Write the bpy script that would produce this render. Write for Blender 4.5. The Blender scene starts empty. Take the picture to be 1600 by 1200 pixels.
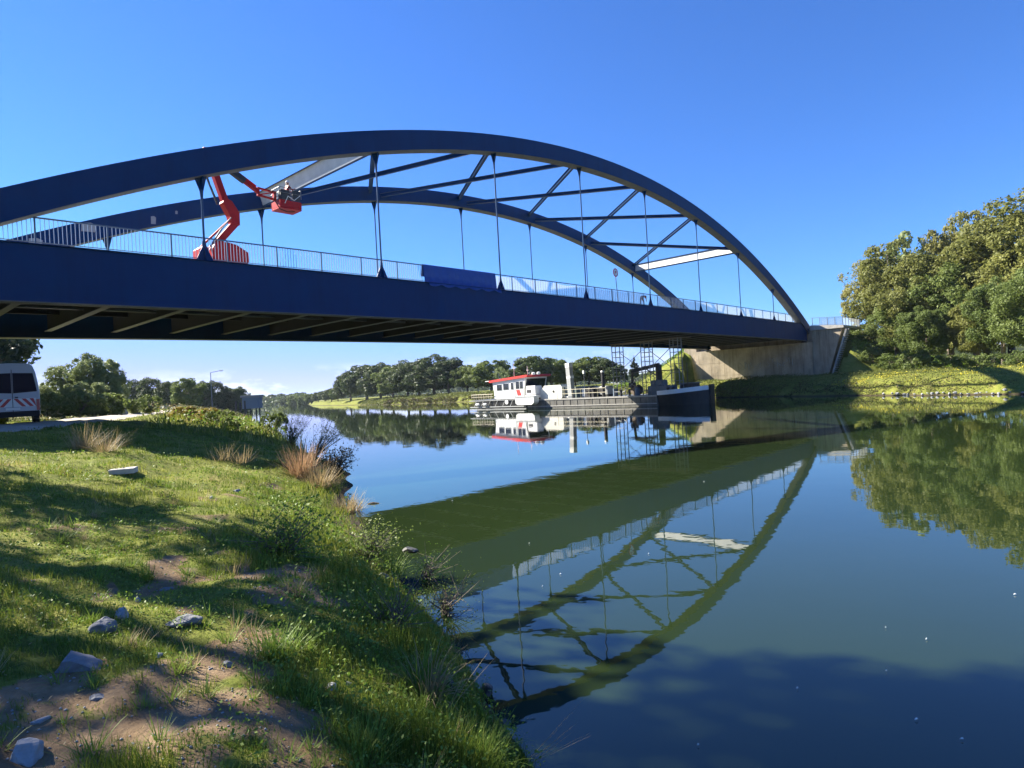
import bpy, bmesh, math, random
import numpy as np
from mathutils import Vector, Matrix, noise as mnoise
R = math.radians
sc = bpy.context.scene
col = sc.collection
random.seed(7)
RNG = np.random.default_rng(7)

# ---------------------------------------------------------------- camera
CAMH = 2.688
FPX, PITCH, ROLL = 1009.46, 0.00742, -0.05685
cp, sp, cr, sr = math.cos(PITCH), math.sin(PITCH), math.cos(ROLL), math.sin(ROLL)
FW = np.array([0, cp, sp]); _r = np.array([1., 0, 0]); _u = np.array([0, -sp, cp])
RT = cr * _r + sr * _u; UP = -sr * _r + cr * _u
cd = bpy.data.cameras.new('camera'); cam = bpy.data.objects.new('camera', cd); col.objects.link(cam)
cd.sensor_width = 36; cd.sensor_fit = 'HORIZONTAL'; cd.lens = 36 * FPX / 1600
cd.clip_start = 0.05; cd.clip_end = 9000
m = Matrix.Identity(4)
for i in range(3):
    m[i][0] = RT[i]; m[i][1] = UP[i]; m[i][2] = -FW[i]
m[0][3], m[1][3], m[2][3] = 0, 0, CAMH
cam.matrix_world = m
sc.camera = cam

# ---------------------------------------------------------------- light
SUN_TO = Vector((-1.27, 0.53, 1.0)).normalized()
SUN_EL = math.asin(SUN_TO.z); SUN_AZ = math.atan2(SUN_TO.x, SUN_TO.y)
world = bpy.data.worlds.new('World'); sc.world = world; world.use_nodes = True
wn = world.node_tree; wn.nodes.clear()
def N_(t, typ, **kw):
    n = t.nodes.new(typ)
    for k, v in kw.items(): setattr(n, k, v)
    return n
w_out = N_(wn, 'ShaderNodeOutputWorld'); w_bg = N_(wn, 'ShaderNodeBackground'); w_bg.inputs[1].default_value = 0.050
sky = N_(wn, 'ShaderNodeTexSky'); sky.sky_type = 'NISHITA'; sky.sun_disc = False
sky.sun_elevation = SUN_EL; sky.sun_rotation = SUN_AZ
sky.air_density = 1.0; sky.dust_density = 0.0; sky.ozone_density = 4.0; sky.altitude = 0
# small fair-weather clouds low over the horizon, all round
tc = N_(wn, 'ShaderNodeTexCoord'); sx = N_(wn, 'ShaderNodeSeparateXYZ')
wn.links.new(tc.outputs['Generated'], sx.inputs[0])
mp = N_(wn, 'ShaderNodeMapping'); mp.inputs['Scale'].default_value = (9, 9, 26)
wn.links.new(tc.outputs['Generated'], mp.inputs[0])
cn = N_(wn, 'ShaderNodeTexNoise'); cn.inputs['Scale'].default_value = 1.6; cn.inputs['Detail'].default_value = 7; cn.inputs['Roughness'].default_value = 0.55
wn.links.new(mp.outputs[0], cn.inputs['Vector'])
cr1 = N_(wn, 'ShaderNodeValToRGB'); cr1.color_ramp.elements[0].position = 0.47; cr1.color_ramp.elements[1].position = 0.57
wn.links.new(cn.outputs['Fac'], cr1.inputs[0])
el = N_(wn, 'ShaderNodeValToRGB')
e = el.color_ramp.elements; e[0].position = 0.0; e[0].color = (1, 1, 1, 1); e[1].position = 0.055; e[1].color = (0, 0, 0, 1)
k_ = e.new(0.03); k_.color = (0.75, 0.75, 0.75, 1)
wn.links.new(sx.outputs['Z'], el.inputs[0])
mm = N_(wn, 'ShaderNodeMath', operation='MULTIPLY'); wn.links.new(cr1.outputs[0], mm.inputs[0]); wn.links.new(el.outputs[0], mm.inputs[1])
mm2 = N_(wn, 'ShaderNodeMath', operation='MULTIPLY'); wn.links.new(mm.outputs[0], mm2.inputs[0]); mm2.inputs[1].default_value = 0.9
mixc = N_(wn, 'ShaderNodeMixRGB'); mixc.inputs[2].default_value = (6.4, 7.0, 7.8, 1)
wn.links.new(mm2.outputs[0], mixc.inputs[0])
tint = N_(wn, 'ShaderNodeMixRGB', blend_type='MULTIPLY'); tint.inputs[0].default_value = 1; tint.inputs[2].default_value = (0.46, 0.77, 1.28, 1)
wn.links.new(sky.outputs[0], tint.inputs[1]); dk_ = N_(wn, 'ShaderNodeMixRGB', blend_type='DARKEN'); dk_.inputs[0].default_value = 1; dk_.inputs[2].default_value = (3.3, 4.0, 8.0, 1)
wn.links.new(tint.outputs[0], dk_.inputs[1]); wn.links.new(dk_.outputs[0], mixc.inputs[1])
wn.links.new(mixc.outputs[0], w_bg.inputs[0]); wn.links.new(w_bg.outputs[0], w_out.inputs[0])
sd = bpy.data.lights.new('sun', 'SUN'); sun = bpy.data.objects.new('sun', sd); col.objects.link(sun)
sd.energy = 5.0; sd.angle = R(0.53); sd.color = (1, 0.93, 0.80)
sun.rotation_euler = SUN_TO.to_track_quat('Z', 'Y').to_euler(); sun.location = (-60, 30, 60)
sc.view_settings.view_transform = 'Standard'; sc.view_settings.look = 'None'
sc.view_settings.exposure = 1.84; sc.view_settings.gamma = 1
try: sc.view_settings.use_curve_mapping = False
except Exception: pass
sc.render.engine = 'CYCLES'
sc.cycles.max_bounces = 6; sc.cycles.diffuse_bounces = 3; sc.cycles.glossy_bounces = 3; sc.cycles.transparent_max_bounces = 12

# ---------------------------------------------------------------- helpers
def ray(u, v):
    return FW + (u - 800) / FPX * RT - (v - 600) / FPX * UP
def AT(u, v, y):
    d = ray(u, v); return d * (y / d[1]) + np.array([0, 0, CAMH])
def G(u, v, z):
    d = ray(u, v); return d * ((z - CAMH) / d[2]) + np.array([0, 0, CAMH])

def fast_mesh(name, V, F):
    V = np.ascontiguousarray(V, np.float32); F = np.ascontiguousarray(F, np.int32)
    me = bpy.data.meshes.new(name); n = F.shape[1]
    me.vertices.add(len(V)); me.vertices.foreach_set('co', V.ravel())
    me.loops.add(F.size); me.loops.foreach_set('vertex_index', F.ravel())
    me.polygons.add(len(F)); me.polygons.foreach_set('loop_start', np.arange(0, F.size, n, dtype=np.int32))
    me.update(calc_edges=True)
    return me

class MB:
    def __init__(s): s.v = []; s.f = []; s.mi = []; s.cur = 0
    def add(s, vs, fs):
        o = len(s.v); s.v += [tuple(map(float, a)) for a in vs]; s.f += [tuple(i + o for i in f) for f in fs]; s.mi += [s.cur] * len(fs); return s
    def box(s, x0, x1, y0, y1, z0, z1):
        return s.add([(x0,y0,z0),(x1,y0,z0),(x1,y1,z0),(x0,y1,z0),(x0,y0,z1),(x1,y0,z1),(x1,y1,z1),(x0,y1,z1)],
              [(0,3,2,1),(4,5,6,7),(0,1,5,4),(1,2,6,5),(2,3,7,6),(3,0,4,7)])
    def cbox(s, x0, x1, y0, y1, z0, z1, b=0.03):      # box with chamfered vertical and top edges
        def ring(i, z): return [(x0+i,y0+b,z) if 0 else p for p in [(x0+b+i,y0+i,z),(x1-b-i,y0+i,z),(x1-i,y0+b+i,z),(x1-i,y1-b-i,z),(x1-b-i,y1-i,z),(x0+b+i,y1-i,z),(x0+i,y1-b-i,z),(x0+i,y0+b+i,z)]]
        vs = ring(0, z0) + ring(0, z1-b) + ring(b, z1); fs = [tuple(range(7,-1,-1)), tuple(range(16,24))]
        for k in (0, 8):
            for i in range(8): j = (i+1) % 8; fs.append((k+i,k+j,k+8+j,k+8+i))
        return s.add(vs, fs)
    def bar(s, a, b, w, h, up=(0,0,1)):
        a, b = Vector(a), Vector(b); d = (b-a).normalized(); up = Vector(up)
        if abs(d.dot(up)) > .97: up = Vector((1,0,0))
        x = d.cross(up).normalized(); y = x.cross(d).normalized(); vs = []
        for p in (a, b):
            for sx_, sy_ in ((-1,-1),(1,-1),(1,1),(-1,1)): vs.append(p + x*w/2*sx_ + y*h/2*sy_)
        return s.add(vs, [(3,2,1,0),(4,5,6,7),(0,1,5,4),(1,2,6,5),(2,3,7,6),(3,0,4,7)])
    def tube(s, a, b, r0, r1=None, n=8, caps=True):
        r1 = r0 if r1 is None else r1; a, b = Vector(a), Vector(b); d = (b-a).normalized()
        up = Vector((0,0,1)) if abs(d.z) < .95 else Vector((1,0,0))
        x = d.cross(up).normalized(); y = x.cross(d); vs = []
        for p, r in ((a,r0),(b,r1)):
            for i in range(n): t = 2*math.pi*i/n; vs.append(p + x*r*math.cos(t) + y*r*math.sin(t))
        fs = [(i,(i+1)%n,n+(i+1)%n,n+i) for i in range(n)]
        if caps: fs += [tuple(range(n-1,-1,-1)), tuple(range(n,2*n))]
        return s.add(vs, fs)
    def path(s, pts, r, n=6):
        if not hasattr(r, '__len__'): r = [r]*len(pts)
        for i in range(len(pts)-1): s.tube(pts[i], pts[i+1], r[i], r[i+1], n)
        return s
    def prism(s, poly, axis, a0, a1):                 # poly: 2-D outline extruded along axis
        def P(p, a):
            return {'x': (a,p[0],p[1]), 'y': (p[0],a,p[1]), 'z': (p[0],p[1],a)}[axis]
        n = len(poly); vs = [P(p,a0) for p in poly] + [P(p,a1) for p in poly]
        fs = [tuple(range(n-1,-1,-1)), tuple(range(n,2*n))] + [(i,(i+1)%n,n+(i+1)%n,n+i) for i in range(n)]
        return s.add(vs, fs)
    def lathe(s, prof, c=(0,0,0), n=14, axis='z'):
        vs = []
        for r, z in prof:
            for i in range(n):
                t = 2*math.pi*i/n; p = (r*math.cos(t), r*math.sin(t), z)
                if axis == 'y': p = (p[0], p[2], p[1])
                if axis == 'x': p = (p[2], p[0], p[1])
                vs.append((c[0]+p[0], c[1]+p[1], c[2]+p[2]))
        fs = []
        for k in range(len(prof)-1):
            for i in range(n): fs.append((k*n+i,k*n+(i+1)%n,(k+1)*n+(i+1)%n,(k+1)*n+i))
        fs += [tuple(range(n-1,-1,-1)), tuple(range((len(prof)-1)*n, len(prof)*n))]
        return s.add(vs, fs)
    def mesh(s, name, mats=None, smooth=False):
        me = bpy.data.meshes.new(name); me.from_pydata(s.v, [], s.f); me.validate()
        bm = bmesh.new(); bm.from_mesh(me); bmesh.ops.recalc_face_normals(bm, faces=bm.faces); bm.to_mesh(me); bm.free()
        if mats: 
            for mt in (mats if isinstance(mats, (list, tuple)) else [mats]): me.materials.append(mt)
            if isinstance(mats, (list, tuple)) and len(s.mi) == len(me.polygons): me.polygons.foreach_set('material_index', s.mi)
        if smooth:
            me.polygons.foreach_set('use_smooth', [True]*len(me.polygons))
        return me
    def build(s, name, mat, parent=None, smooth=False, loc=None, rz=0):
        return link(name, s.mesh(name, mat, smooth), parent, loc, rz)

def link(name, me, parent=None, loc=None, rz=0, kind=None):
    o = bpy.data.objects.new(name, me); col.objects.link(o)
    if parent is not None: o.parent = parent
    if loc is not None: o.location = loc
    if rz: o.rotation_euler = (0,0,rz)
    if kind: o['kind'] = kind
    return o
def tag(o, label=None, cat=None, group=None, kind=None):
    if label: o['label'] = label
    if cat: o['category'] = cat
    if group: o['group'] = group
    if kind: o['kind'] = kind
    return o
def empty(name, loc, rz=0, label=None, cat=None, group=None):
    o = bpy.data.objects.new(name, None); col.objects.link(o); o.location = loc; o.rotation_euler = (0,0,rz); o.empty_display_size = .3
    return tag(o, label, cat, group)
KIDS = {}
def copy_tree(o, parent=None):
    c = o.copy(); col.objects.link(c)
    if parent is not None: c.parent = parent
    for ch in [x for x in list(o.children)]: copy_tree(ch, c)
    return c

# ---------------------------------------------------------------- noise
def _hash(ix, iy, seed):
    h = (ix.astype(np.int64)*374761393 + iy.astype(np.int64)*668265263 + seed*1274126177) & 0xffffffff
    h = ((h ^ (h >> 13)) * 1274126177) & 0xffffffff
    return ((h ^ (h >> 16)) & 0xffff) / 65535.0
def vnoise(x, y, seed=0):
    ix, iy = np.floor(x), np.floor(y); fx, fy = x-ix, y-iy
    fx = fx*fx*(3-2*fx); fy = fy*fy*(3-2*fy)
    a = _hash(ix,iy,seed); b = _hash(ix+1,iy,seed); c = _hash(ix,iy+1,seed); d = _hash(ix+1,iy+1,seed)
    return (a*(1-fx)+b*fx)*(1-fy) + (c*(1-fx)+d*fx)*fy
def fbm(x, y, seed=0, o=4):
    t = 0; a = .5; s_ = 0
    for i in range(o): t = t + a*vnoise(x*2**i, y*2**i, seed+i*17); s_ += a; a *= .5
    return t/s_

# ---------------------------------------------------------------- materials
def mat(name, rgb, rough=.6, metal=0, noise=None, bump=None, spec=None, coat=0):
    """noise=(scale, amount, detail) mixes a second tone; bump=(scale, strength)"""
    m = bpy.data.materials.new(name); m.use_nodes = True; t = m.node_tree; b = t.nodes['Principled BSDF']
    b.inputs['Base Color'].default_value = (*rgb, 1); b.inputs['Roughness'].default_value = rough; b.inputs['Metallic'].default_value = metal
    if spec is not None: b.inputs['Specular IOR Level'].default_value = spec
    if coat: b.inputs['Coat Weight'].default_value = coat
    if noise or bump: tcn = N_(t, 'ShaderNodeTexCoord')
    if noise:
        n = N_(t, 'ShaderNodeTexNoise'); n.inputs['Scale'].default_value = noise[0]; n.inputs['Detail'].default_value = 6; n.inputs['Roughness'].default_value = .65
        t.links.new(tcn.outputs['Object'], n.inputs['Vector'])
        rp = N_(t, 'ShaderNodeValToRGB'); rp.color_ramp.elements[0].position = .3; rp.color_ramp.elements[1].position = .7
        c2 = noise[1]; rp.color_ramp.elements[0].color = (*rgb, 1); rp.color_ramp.elements[1].color = (*c2, 1)
        t.links.new(n.outputs['Fac'], rp.inputs[0]); t.links.new(rp.outputs[0], b.inputs['Base Color'])
        rr = N_(t, 'ShaderNodeMapRange'); rr.inputs[3].default_value = max(0.02, rough-.08); rr.inputs[4].default_value = min(1, rough+.12)
        t.links.new(n.outputs['Fac'], rr.inputs[0]); t.links.new(rr.outputs[0], b.inputs['Roughness'])
    if bump:
        n2 = N_(t, 'ShaderNodeTexNoise'); n2.inputs['Scale'].default_value = bump[0]; n2.inputs['Detail'].default_value = 5
        t.links.new(tcn.outputs['Object'], n2.inputs['Vector'])
        bp = N_(t, 'ShaderNodeBump'); bp.inputs['Strength'].default_value = bump[1]; bp.inputs['Distance'].default_value = .05
        t.links.new(n2.outputs['Fac'], bp.inputs['Height']); t.links.new(bp.outputs[0], b.inputs['Normal'])
    return m
def leafmat(name, c1, c2, c3=None, scale=.35, transl=.4, rough=.55, attr=None):
    m = bpy.data.materials.new(name); m.use_nodes = True; t = m.node_tree; t.nodes.clear()
    out = N_(t, 'ShaderNodeOutputMaterial'); b = N_(t, 'ShaderNodeBsdfPrincipled'); tr = N_(t, 'ShaderNodeBsdfTranslucent'); mx = N_(t, 'ShaderNodeMixShader')
    b.inputs['Roughness'].default_value = rough; b.inputs['Specular IOR Level'].default_value = .25; mx.inputs[0].default_value = transl
    rp = N_(t, 'ShaderNodeValToRGB'); es = rp.color_ramp.elements
    es[0].position = .25; es[0].color = (*c1, 1); es[1].position = .72; es[1].color = (*c2, 1)
    if c3: q = es.new(.86); q.color = (*c3, 1)
    if attr:
        a = N_(t, 'ShaderNodeAttribute'); a.attribute_name = attr; t.links.new(a.outputs['Fac'], rp.inputs[0])
    else:
        tcn = N_(t, 'ShaderNodeTexCoord'); n = N_(t, 'ShaderNodeTexNoise'); n.inputs['Scale'].default_value = scale; n.inputs['Detail'].default_value = 9; n.inputs['Roughness'].default_value = .78
        oi = N_(t, 'ShaderNodeObjectInfo'); ad = N_(t, 'ShaderNodeVectorMath', operation='ADD'); ml = N_(t, 'ShaderNodeMath', operation='MULTIPLY'); ml.inputs[1].default_value = 40
        t.links.new(oi.outputs['Random'], ml.inputs[0]); t.links.new(tcn.outputs['Object'], ad.inputs[0]); t.links.new(ml.outputs[0], ad.inputs[1]); t.links.new(ad.outputs[0], n.inputs['Vector'])
        pl = N_(t, 'ShaderNodeMath', operation='MULTIPLY_ADD'); pl.inputs[1].default_value = .16; 
        t.links.new(oi.outputs['Random'], pl.inputs[0]); t.links.new(n.outputs['Fac'], pl.inputs[2])
        sb = N_(t, 'ShaderNodeMath', operation='SUBTRACT'); sb.inputs[1].default_value = .08; t.links.new(pl.outputs[0], sb.inputs[0])
        t.links.new(sb.outputs[0], rp.inputs[0])
    t.links.new(rp.outputs[0], b.inputs['Base Color']); t.links.new(rp.outputs[0], tr.inputs['Color'])
    t.links.new(b.outputs[0], mx.inputs[1]); t.links.new(tr.outputs[0], mx.inputs[2]); t.links.new(mx.outputs[0], out.inputs[0])
    return m
def srgb(r, g, b):
    f = lambda c: ((c/255+.055)/1.055)**2.4 if c > 10 else c/255/12.92
    return (f(r), f(g), f(b))

M = {}
M['blue'] = mat('bridge blue paint', (.0002,.028,.110), .5, noise=(.6,(.0004,.038,.135)), spec=.14)
M['bluepl'] = mat('hanger blue paint', (.02,.06,.13), .35)
M['under'] = mat('bounce lit underside grey', (.13,.14,.14), .7, noise=(2,(.08,.09,.09)))  # paler grey of the undersides carries light thrown up from below
M['primer'] = mat('grey primer', (.42,.43,.42), .7, noise=(4,(.3,.31,.3)))
M['strutlight'] = mat('sunlit strut tone', (.62,.63,.61), .55, noise=(1.5,(.5,.51,.5)))  # sun on the portal strut webs is put into this pale colour
M['deckdark'] = mat('black deck underside', (.010,.011,.012), .9, noise=(1,(.018,.018,.018)))  # near black for slab, beam webs and stringers
M['kerb'] = mat('kerb concrete', (.42,.41,.38), .85, noise=(6,(.28,.27,.25)))
M['rail'] = mat('railing paint', (.10,.14,.19), .4, metal=.2)
M['railbright'] = mat('galvanised bar', (.42,.44,.46), .35, metal=.6)
M['asphalt'] = mat('asphalt', (.055,.055,.055), .9, noise=(8,(.08,.08,.078)))
M['concrete'] = mat('weathered concrete', (.47,.39,.28), .9, noise=(.55,(.27,.23,.17)), bump=(3,.3))
def streaks(m, dark):
    t = m.node_tree; b = t.nodes['Principled BSDF']; lk = b.inputs['Base Color'].links[0]; src = lk.from_socket
    tcn = N_(t,'ShaderNodeTexCoord'); mp = N_(t,'ShaderNodeMapping'); mp.inputs['Scale'].default_value = (1.1,1.1,.10); t.links.new(tcn.outputs['Object'], mp.inputs[0])
    n = N_(t,'ShaderNodeTexNoise'); n.inputs['Scale'].default_value = 1.6; n.inputs['Detail'].default_value = 7; n.inputs['Roughness'].default_value = .7; t.links.new(mp.outputs[0], n.inputs['Vector'])
    rp = N_(t,'ShaderNodeValToRGB'); rp.color_ramp.elements[0].position = .48; rp.color_ramp.elements[1].position = .72; rp.color_ramp.elements[0].color = (1,1,1,1); rp.color_ramp.elements[1].color = (*dark,1); t.links.new(n.outputs['Fac'], rp.inputs[0])
    mu = N_(t,'ShaderNodeMixRGB', blend_type='MULTIPLY'); mu.inputs[0].default_value = 1; t.links.new(src, mu.inputs[1]); t.links.new(rp.outputs[0], mu.inputs[2]); t.links.new(mu.outputs[0], b.inputs['Base Color'])
streaks(M['concrete'], (.45,.42,.38)); streaks(M['blue'], (.72,.80,.78))
M['concrete2'] = mat('pale concrete', (.5,.48,.43), .9, noise=(2,(.33,.31,.28)), bump=(8,.3))
M['red'] = mat('red lift paint', (.50,.008,.006), .42, noise=(3,(.36,.008,.008)), spec=.25)
M['black'] = mat('black rubber', (.015,.015,.015), .7)
M['darksteel'] = mat('dark steel', (.04,.042,.045), .5, metal=.4, noise=(4,(.07,.06,.055)))
M['steel'] = mat('grey steel', (.17,.18,.19), .5, metal=.4)
M['white'] = mat('white boat paint', (.80,.80,.77), .4, noise=(2,(.68,.68,.64)))
M['whitemetal'] = mat('white van paint', (.42,.46,.50), .3, coat=.3)
M['boatred'] = mat('red roof paint', (.62,.04,.03), .45)
M['hull'] = mat('black hull paint', (.010,.011,.013), .5, noise=(1.5,(.028,.026,.024)))
M['hullgrey'] = mat('worn grey hull', (.075,.073,.068), .75, noise=(1.2,(.17,.165,.145)))
streaks(M['hullgrey'], (.35,.30,.25))
M['glass'] = mat('dark glass', (.012,.016,.02), .06, spec=.8)
M['glassblue'] = mat('rear window', (.003,.006,.02), .1, spec=.06)
M['tarp'] = mat('blue tarpaulin', (.012,.05,.23), .42, noise=(2,(.02,.075,.30)), bump=(3,.8))
M['yellow'] = mat('pale yellow railing', (.45,.40,.26), .5)
M['hivis'] = mat('orange work jacket', (.30,.06,.03), .8)
M['trouser'] = mat('dark work trousers', (.02,.025,.04), .9)
M['skin'] = mat('skin', (.45,.26,.18), .6)
M['rock'] = mat('grey rock', (.11,.12,.135), .85, noise=(14,(.20,.20,.21)), bump=(9,.7))
M['bark'] = mat('bark', (.10,.08,.06), .9, noise=(5,(.17,.14,.11)), bump=(12,.6))
M['birch'] = mat('birch bark', (.5,.48,.44), .8, noise=(3,(.12,.11,.1)))
M['wood'] = mat('driftwood', (.10,.07,.05), .9, noise=(8,(.2,.16,.12)), bump=(20,.5))
M['dirt'] = mat('bare soil', (.16,.12,.085), .95, noise=(4,(.24,.19,.14)))
M['signwhite'] = mat('sign white', (.8,.8,.78), .4)
M['signred'] = mat('sign red', (.6,.02,.02), .4)
M['chevred'] = mat('reflective red', (.50,.02,.02), .35)
M['lampred'] = mat('tail lamp', (.35,.01,.01), .2)
M['bluegrey'] = mat('blue grey cladding', (.11,.15,.20), .6)
M['feather'] = mat('white feather', (.8,.8,.78), .8)
M['net'] = None
def netmat():
    m = bpy.data.materials.new('pale netting'); m.use_nodes = True; t = m.node_tree; t.nodes.clear()
    out = N_(t,'ShaderNodeOutputMaterial'); d = N_(t,'ShaderNodeBsdfDiffuse'); tr = N_(t,'ShaderNodeBsdfTransparent'); tl = N_(t,'ShaderNodeBsdfTranslucent')
    d.inputs[0].default_value = (.42,.44,.45,1); tl.inputs[0].default_value = (.42,.44,.45,1)
    a = N_(t,'ShaderNodeMixShader'); a.inputs[0].default_value = .6; b = N_(t,'ShaderNodeMixShader'); b.inputs[0].default_value = .36
    t.links.new(d.outputs[0], a.inputs[1]); t.links.new(tl.outputs[0], a.inputs[2]); t.links.new(tr.outputs[0], b.inputs[1]); t.links.new(a.outputs[0], b.inputs[2]); t.links.new(b.outputs[0], out.inputs[0])
    return m
M['net'] = netmat()
# foliage
M['leaf_oak'] = leafmat('dark green leaves', (.035,.06,.020), (.095,.125,.036), (.16,.165,.05), .5, .32)
M['leaf_olive'] = leafmat('olive leaves', (.10,.115,.028), (.26,.265,.07), (.36,.32,.11), .45, .42)
M['leaf_gold'] = leafmat('golden autumn leaves', (.17,.18,.05), (.32,.30,.10), (.40,.34,.14), .5, .42)
M['leaf_green'] = leafmat('fresh green leaves', (.075,.115,.028), (.19,.235,.06), (.30,.30,.10), .5, .42)
M['leaf_yellow'] = leafmat('yellow leaves', (.20,.17,.03), (.36,.27,.04), (.45,.24,.05), 1.2, .35)
M['leaf_willow'] = leafmat('grey green willow leaves', (.13,.17,.06), (.31,.36,.15), (.50,.44,.26), .6, .35)
M['leaf_spruce'] = leafmat('spruce needles', (.018,.034,.016), (.04,.065,.028), None, 1, .12)
M['dry'] = leafmat('dry straw', (.26,.19,.09), (.42,.33,.17), (.5,.42,.26), 1.5, .3)
M['russet'] = leafmat('russet dry stems', (.32,.19,.10), (.44,.29,.16), (.52,.40,.25), 1.5, .3)
M['blade'] = leafmat('grass blades', (.075,.125,.012), (.34,.36,.055), (.54,.45,.19), attr='tint', transl=.35, rough=.5)
M['weed'] = leafmat('weed leaves', (.06,.13,.015), (.22,.31,.045), (.42,.40,.11), 2, .35)
M['farbush'] = leafmat('bank weeds', (.075,.10,.022), (.21,.22,.06), (.34,.28,.12), .25, .3)
M['reed'] = leafmat('reddish reeds', (.05,.05,.02), (.13,.10,.04), (.26,.15,.07), 2, .3)

# ---------------------------------------------------------------- place frames
TH = 0.82619; DX, DY = math.cos(TH), math.sin(TH)
B0 = np.array([-21.802, 23.856])
def BW(s, w, z=0.): return np.array([B0[0] + DX*s - DY*w, B0[1] + DY*s + DX*w, z])
def BI(x, y): dx = x-B0[0]; dy = y-B0[1]; return dx*DX + dy*DY, -dx*DY + dy*DX
KS = 10.527; LB = 9*KS; WB = 14.815
def zdk(s):
    t = s/LB; return 9.681 - .00031*s + .2395*4*t*(1-t)
def zar(s):
    t = s/LB; return 9.681 - .00031*s - .566 + 48.685*t*(1-t)

# ---------------------------------------------------------------- terrain
YL = [-300,-60,0,4.7,8.1,16.1,23.1,43,60,95,140,400,3000]; XL = [70,18,1.2,-.12,-1.25,-4.35,-6.15,-15,-23,-39,-62,-190,-1500]
YR = [-300,0,25,50.3,56.5,71,168,194,320,600,3000]; XR = [150,58,49,40,37.6,33,-12.5,-37,-100,-190,-950]
def terrain(x, y):
    x = np.asarray(x, float); y = np.asarray(y, float)
    wob = (fbm(x*.35, y*.35, 5, 3)-.5)*1.1
    xl = np.interp(y, YL, XL); xr = np.interp(y, YR, XR)
    ql = (xl-x)*.92 + wob*np.clip(y/25, .35, 1); qr = (x-xr)*.92 + wob + (fbm(x*.9, y*.9, 6, 3)-.5)*2.2*np.clip((y-25)/20, 0, 1) + (fbm(x*2.8, y*2.8, 7, 2)-.5)*.9
    farp = np.interp(ql, [-30,-6,-2,0,2,5,9,12,60,400,2000], [-3,-2.2,-.7,0,.72,1.42,2.17,2.27,2.4,2.6,3.0])
    nearp = np.interp(ql, [-30,-6,-2,0,.8,1.6,3,6,9,12,60,400,2000], [-3,-2.2,-.8,0,.7,1.02,1.2,1.55,2.0,2.2,2.5,2.6,3.0])
    k = np.clip((y-6)/11, 0, 1); k = k*k*(3-2*k)
    L = nearp*(1-k) + farp*k
    Rr = np.interp(qr, [-30,-6,-2,0,1.2,3.5,9,22,40,400,2000], [-3,-2.2,-.8,0,.62,1.45,2.05,2.25,2.5,2.3,2.3])
    z = np.maximum(L, Rr)
    # canal closes at the far basin
    kf = np.clip((y-575)/25, 0, 1); z = np.maximum(z, -3 + 4.5*kf)
    s, w = BI(x, y)
    def emb(ds):
        dw = np.maximum(np.maximum(-1.8-w, w-17.2), 0)
        return 9.35 - np.hypot(np.maximum(ds, 0), dw)/1.55
    e1 = emb(98.2-s); e1 = np.where((s < 98.0) & (w > -6.0) & (w < 18.2), -9, e1)
    e2 = emb(s+17); e2 = np.maximum(e2, np.where((s < -3.5) & (w > -1.8) & (w < 17.2), 9.35, -9))
    z = np.maximum(z, np.maximum(e1, e2))
    d = np.hypot(x, y); land = np.clip(z*1.5, 0, 1)
    z = z + land*((fbm(x*1.3, y*1.3, 11, 3)-.5)*.16*np.clip(d/6, .25, 2) + (fbm(x*5, y*5, 12, 3)-.5)*.05)
    return z
def T1(x, y): return float(terrain(np.array([x]), np.array([y]))[0])
def hit(u, v, y0=1.5, y1=900):
    """first point of the terrain (or water) seen at photo pixel u, v"""
    d = ray(u, v); ys = np.geomspace(y0, y1, 2500); px = d[0]/d[1]*ys; pz = CAMH + d[2]/d[1]*ys
    zz = np.maximum(terrain(px, ys), 0); i = int(np.argmax(pz <= zz)); return np.array([px[i], ys[i], zz[i]])
def vessel_line(u, v): return G(u, v, 0.)

# ground sheet: polar grid round the camera out to the horizon
ang = np.concatenate([np.linspace(-57, 57, 430), np.linspace(57, 303, 84)[1:-1]]); ang = np.radians(ang)
rad = np.concatenate([[.15], np.geomspace(.6, 5000, 380)])
A_, R_ = np.meshgrid(ang, rad); gx = R_*np.sin(A_); gy = R_*np.cos(A_); gz = terrain(gx, gy)
na, nr = len(ang), len(rad)
I = np.arange(nr-1)[:,None]*na + np.arange(na)[None,:]; J = np.arange(nr-1)[:,None]*na + (np.arange(na)[None,:]+1) % na
F = np.stack([I, J, J+na, I+na], -1).reshape(-1,4)[:, ::-1]
V = np.stack([gx, gy, gz], -1).reshape(-1,3)
g_me = fast_mesh('ground', V, F); g_me.polygons.foreach_set('use_smooth', [True]*len(g_me.polygons))
# bare soil patches (photo positions projected to the bank)
PATCH = [(330,1120,.55),(210,1150,.5),(80,1180,.35),(440,1170,.45),(520,1190,.4),(60,1085,.25),(270,895,.32),(380,900,.28),(160,930,.15),
         (360,775,.32),(420,762,.35),(440,930,.3),(330,1020,.3),(590,820,1.0),(620,840,.9),(400,1090,.4),(240,1060,.3)]
DP = [(*hit(u, v)[:2], r) for u, v, r in PATCH]
def dirtmask(x, y):
    mk = np.zeros_like(np.asarray(x, float)); wx = x + (fbm(x*2.2, y*2.2, 31, 3)-.5)*1.5; wy = y + (fbm(x*2.2, y*2.2, 32, 3)-.5)*1.5
    for px, py, r in DP: mk = np.maximum(mk, np.clip(1.35 - np.hypot((wx-px)*1.0, (wy-py)*1.0)/r, 0, 1))
    mk = np.maximum(mk, np.clip((fbm(x*.9, y*.9, 41, 4)-.66)*6, 0, 1)*np.clip((13-np.hypot(x, y))/4, 0, 1)*.8)
    return mk
dm = dirtmask(gx.ravel(), gy.ravel()); at_ = g_me.attributes.new('dirt', 'FLOAT', 'POINT'); at_.data.foreach_set('value', dm.astype(np.float32))
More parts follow.
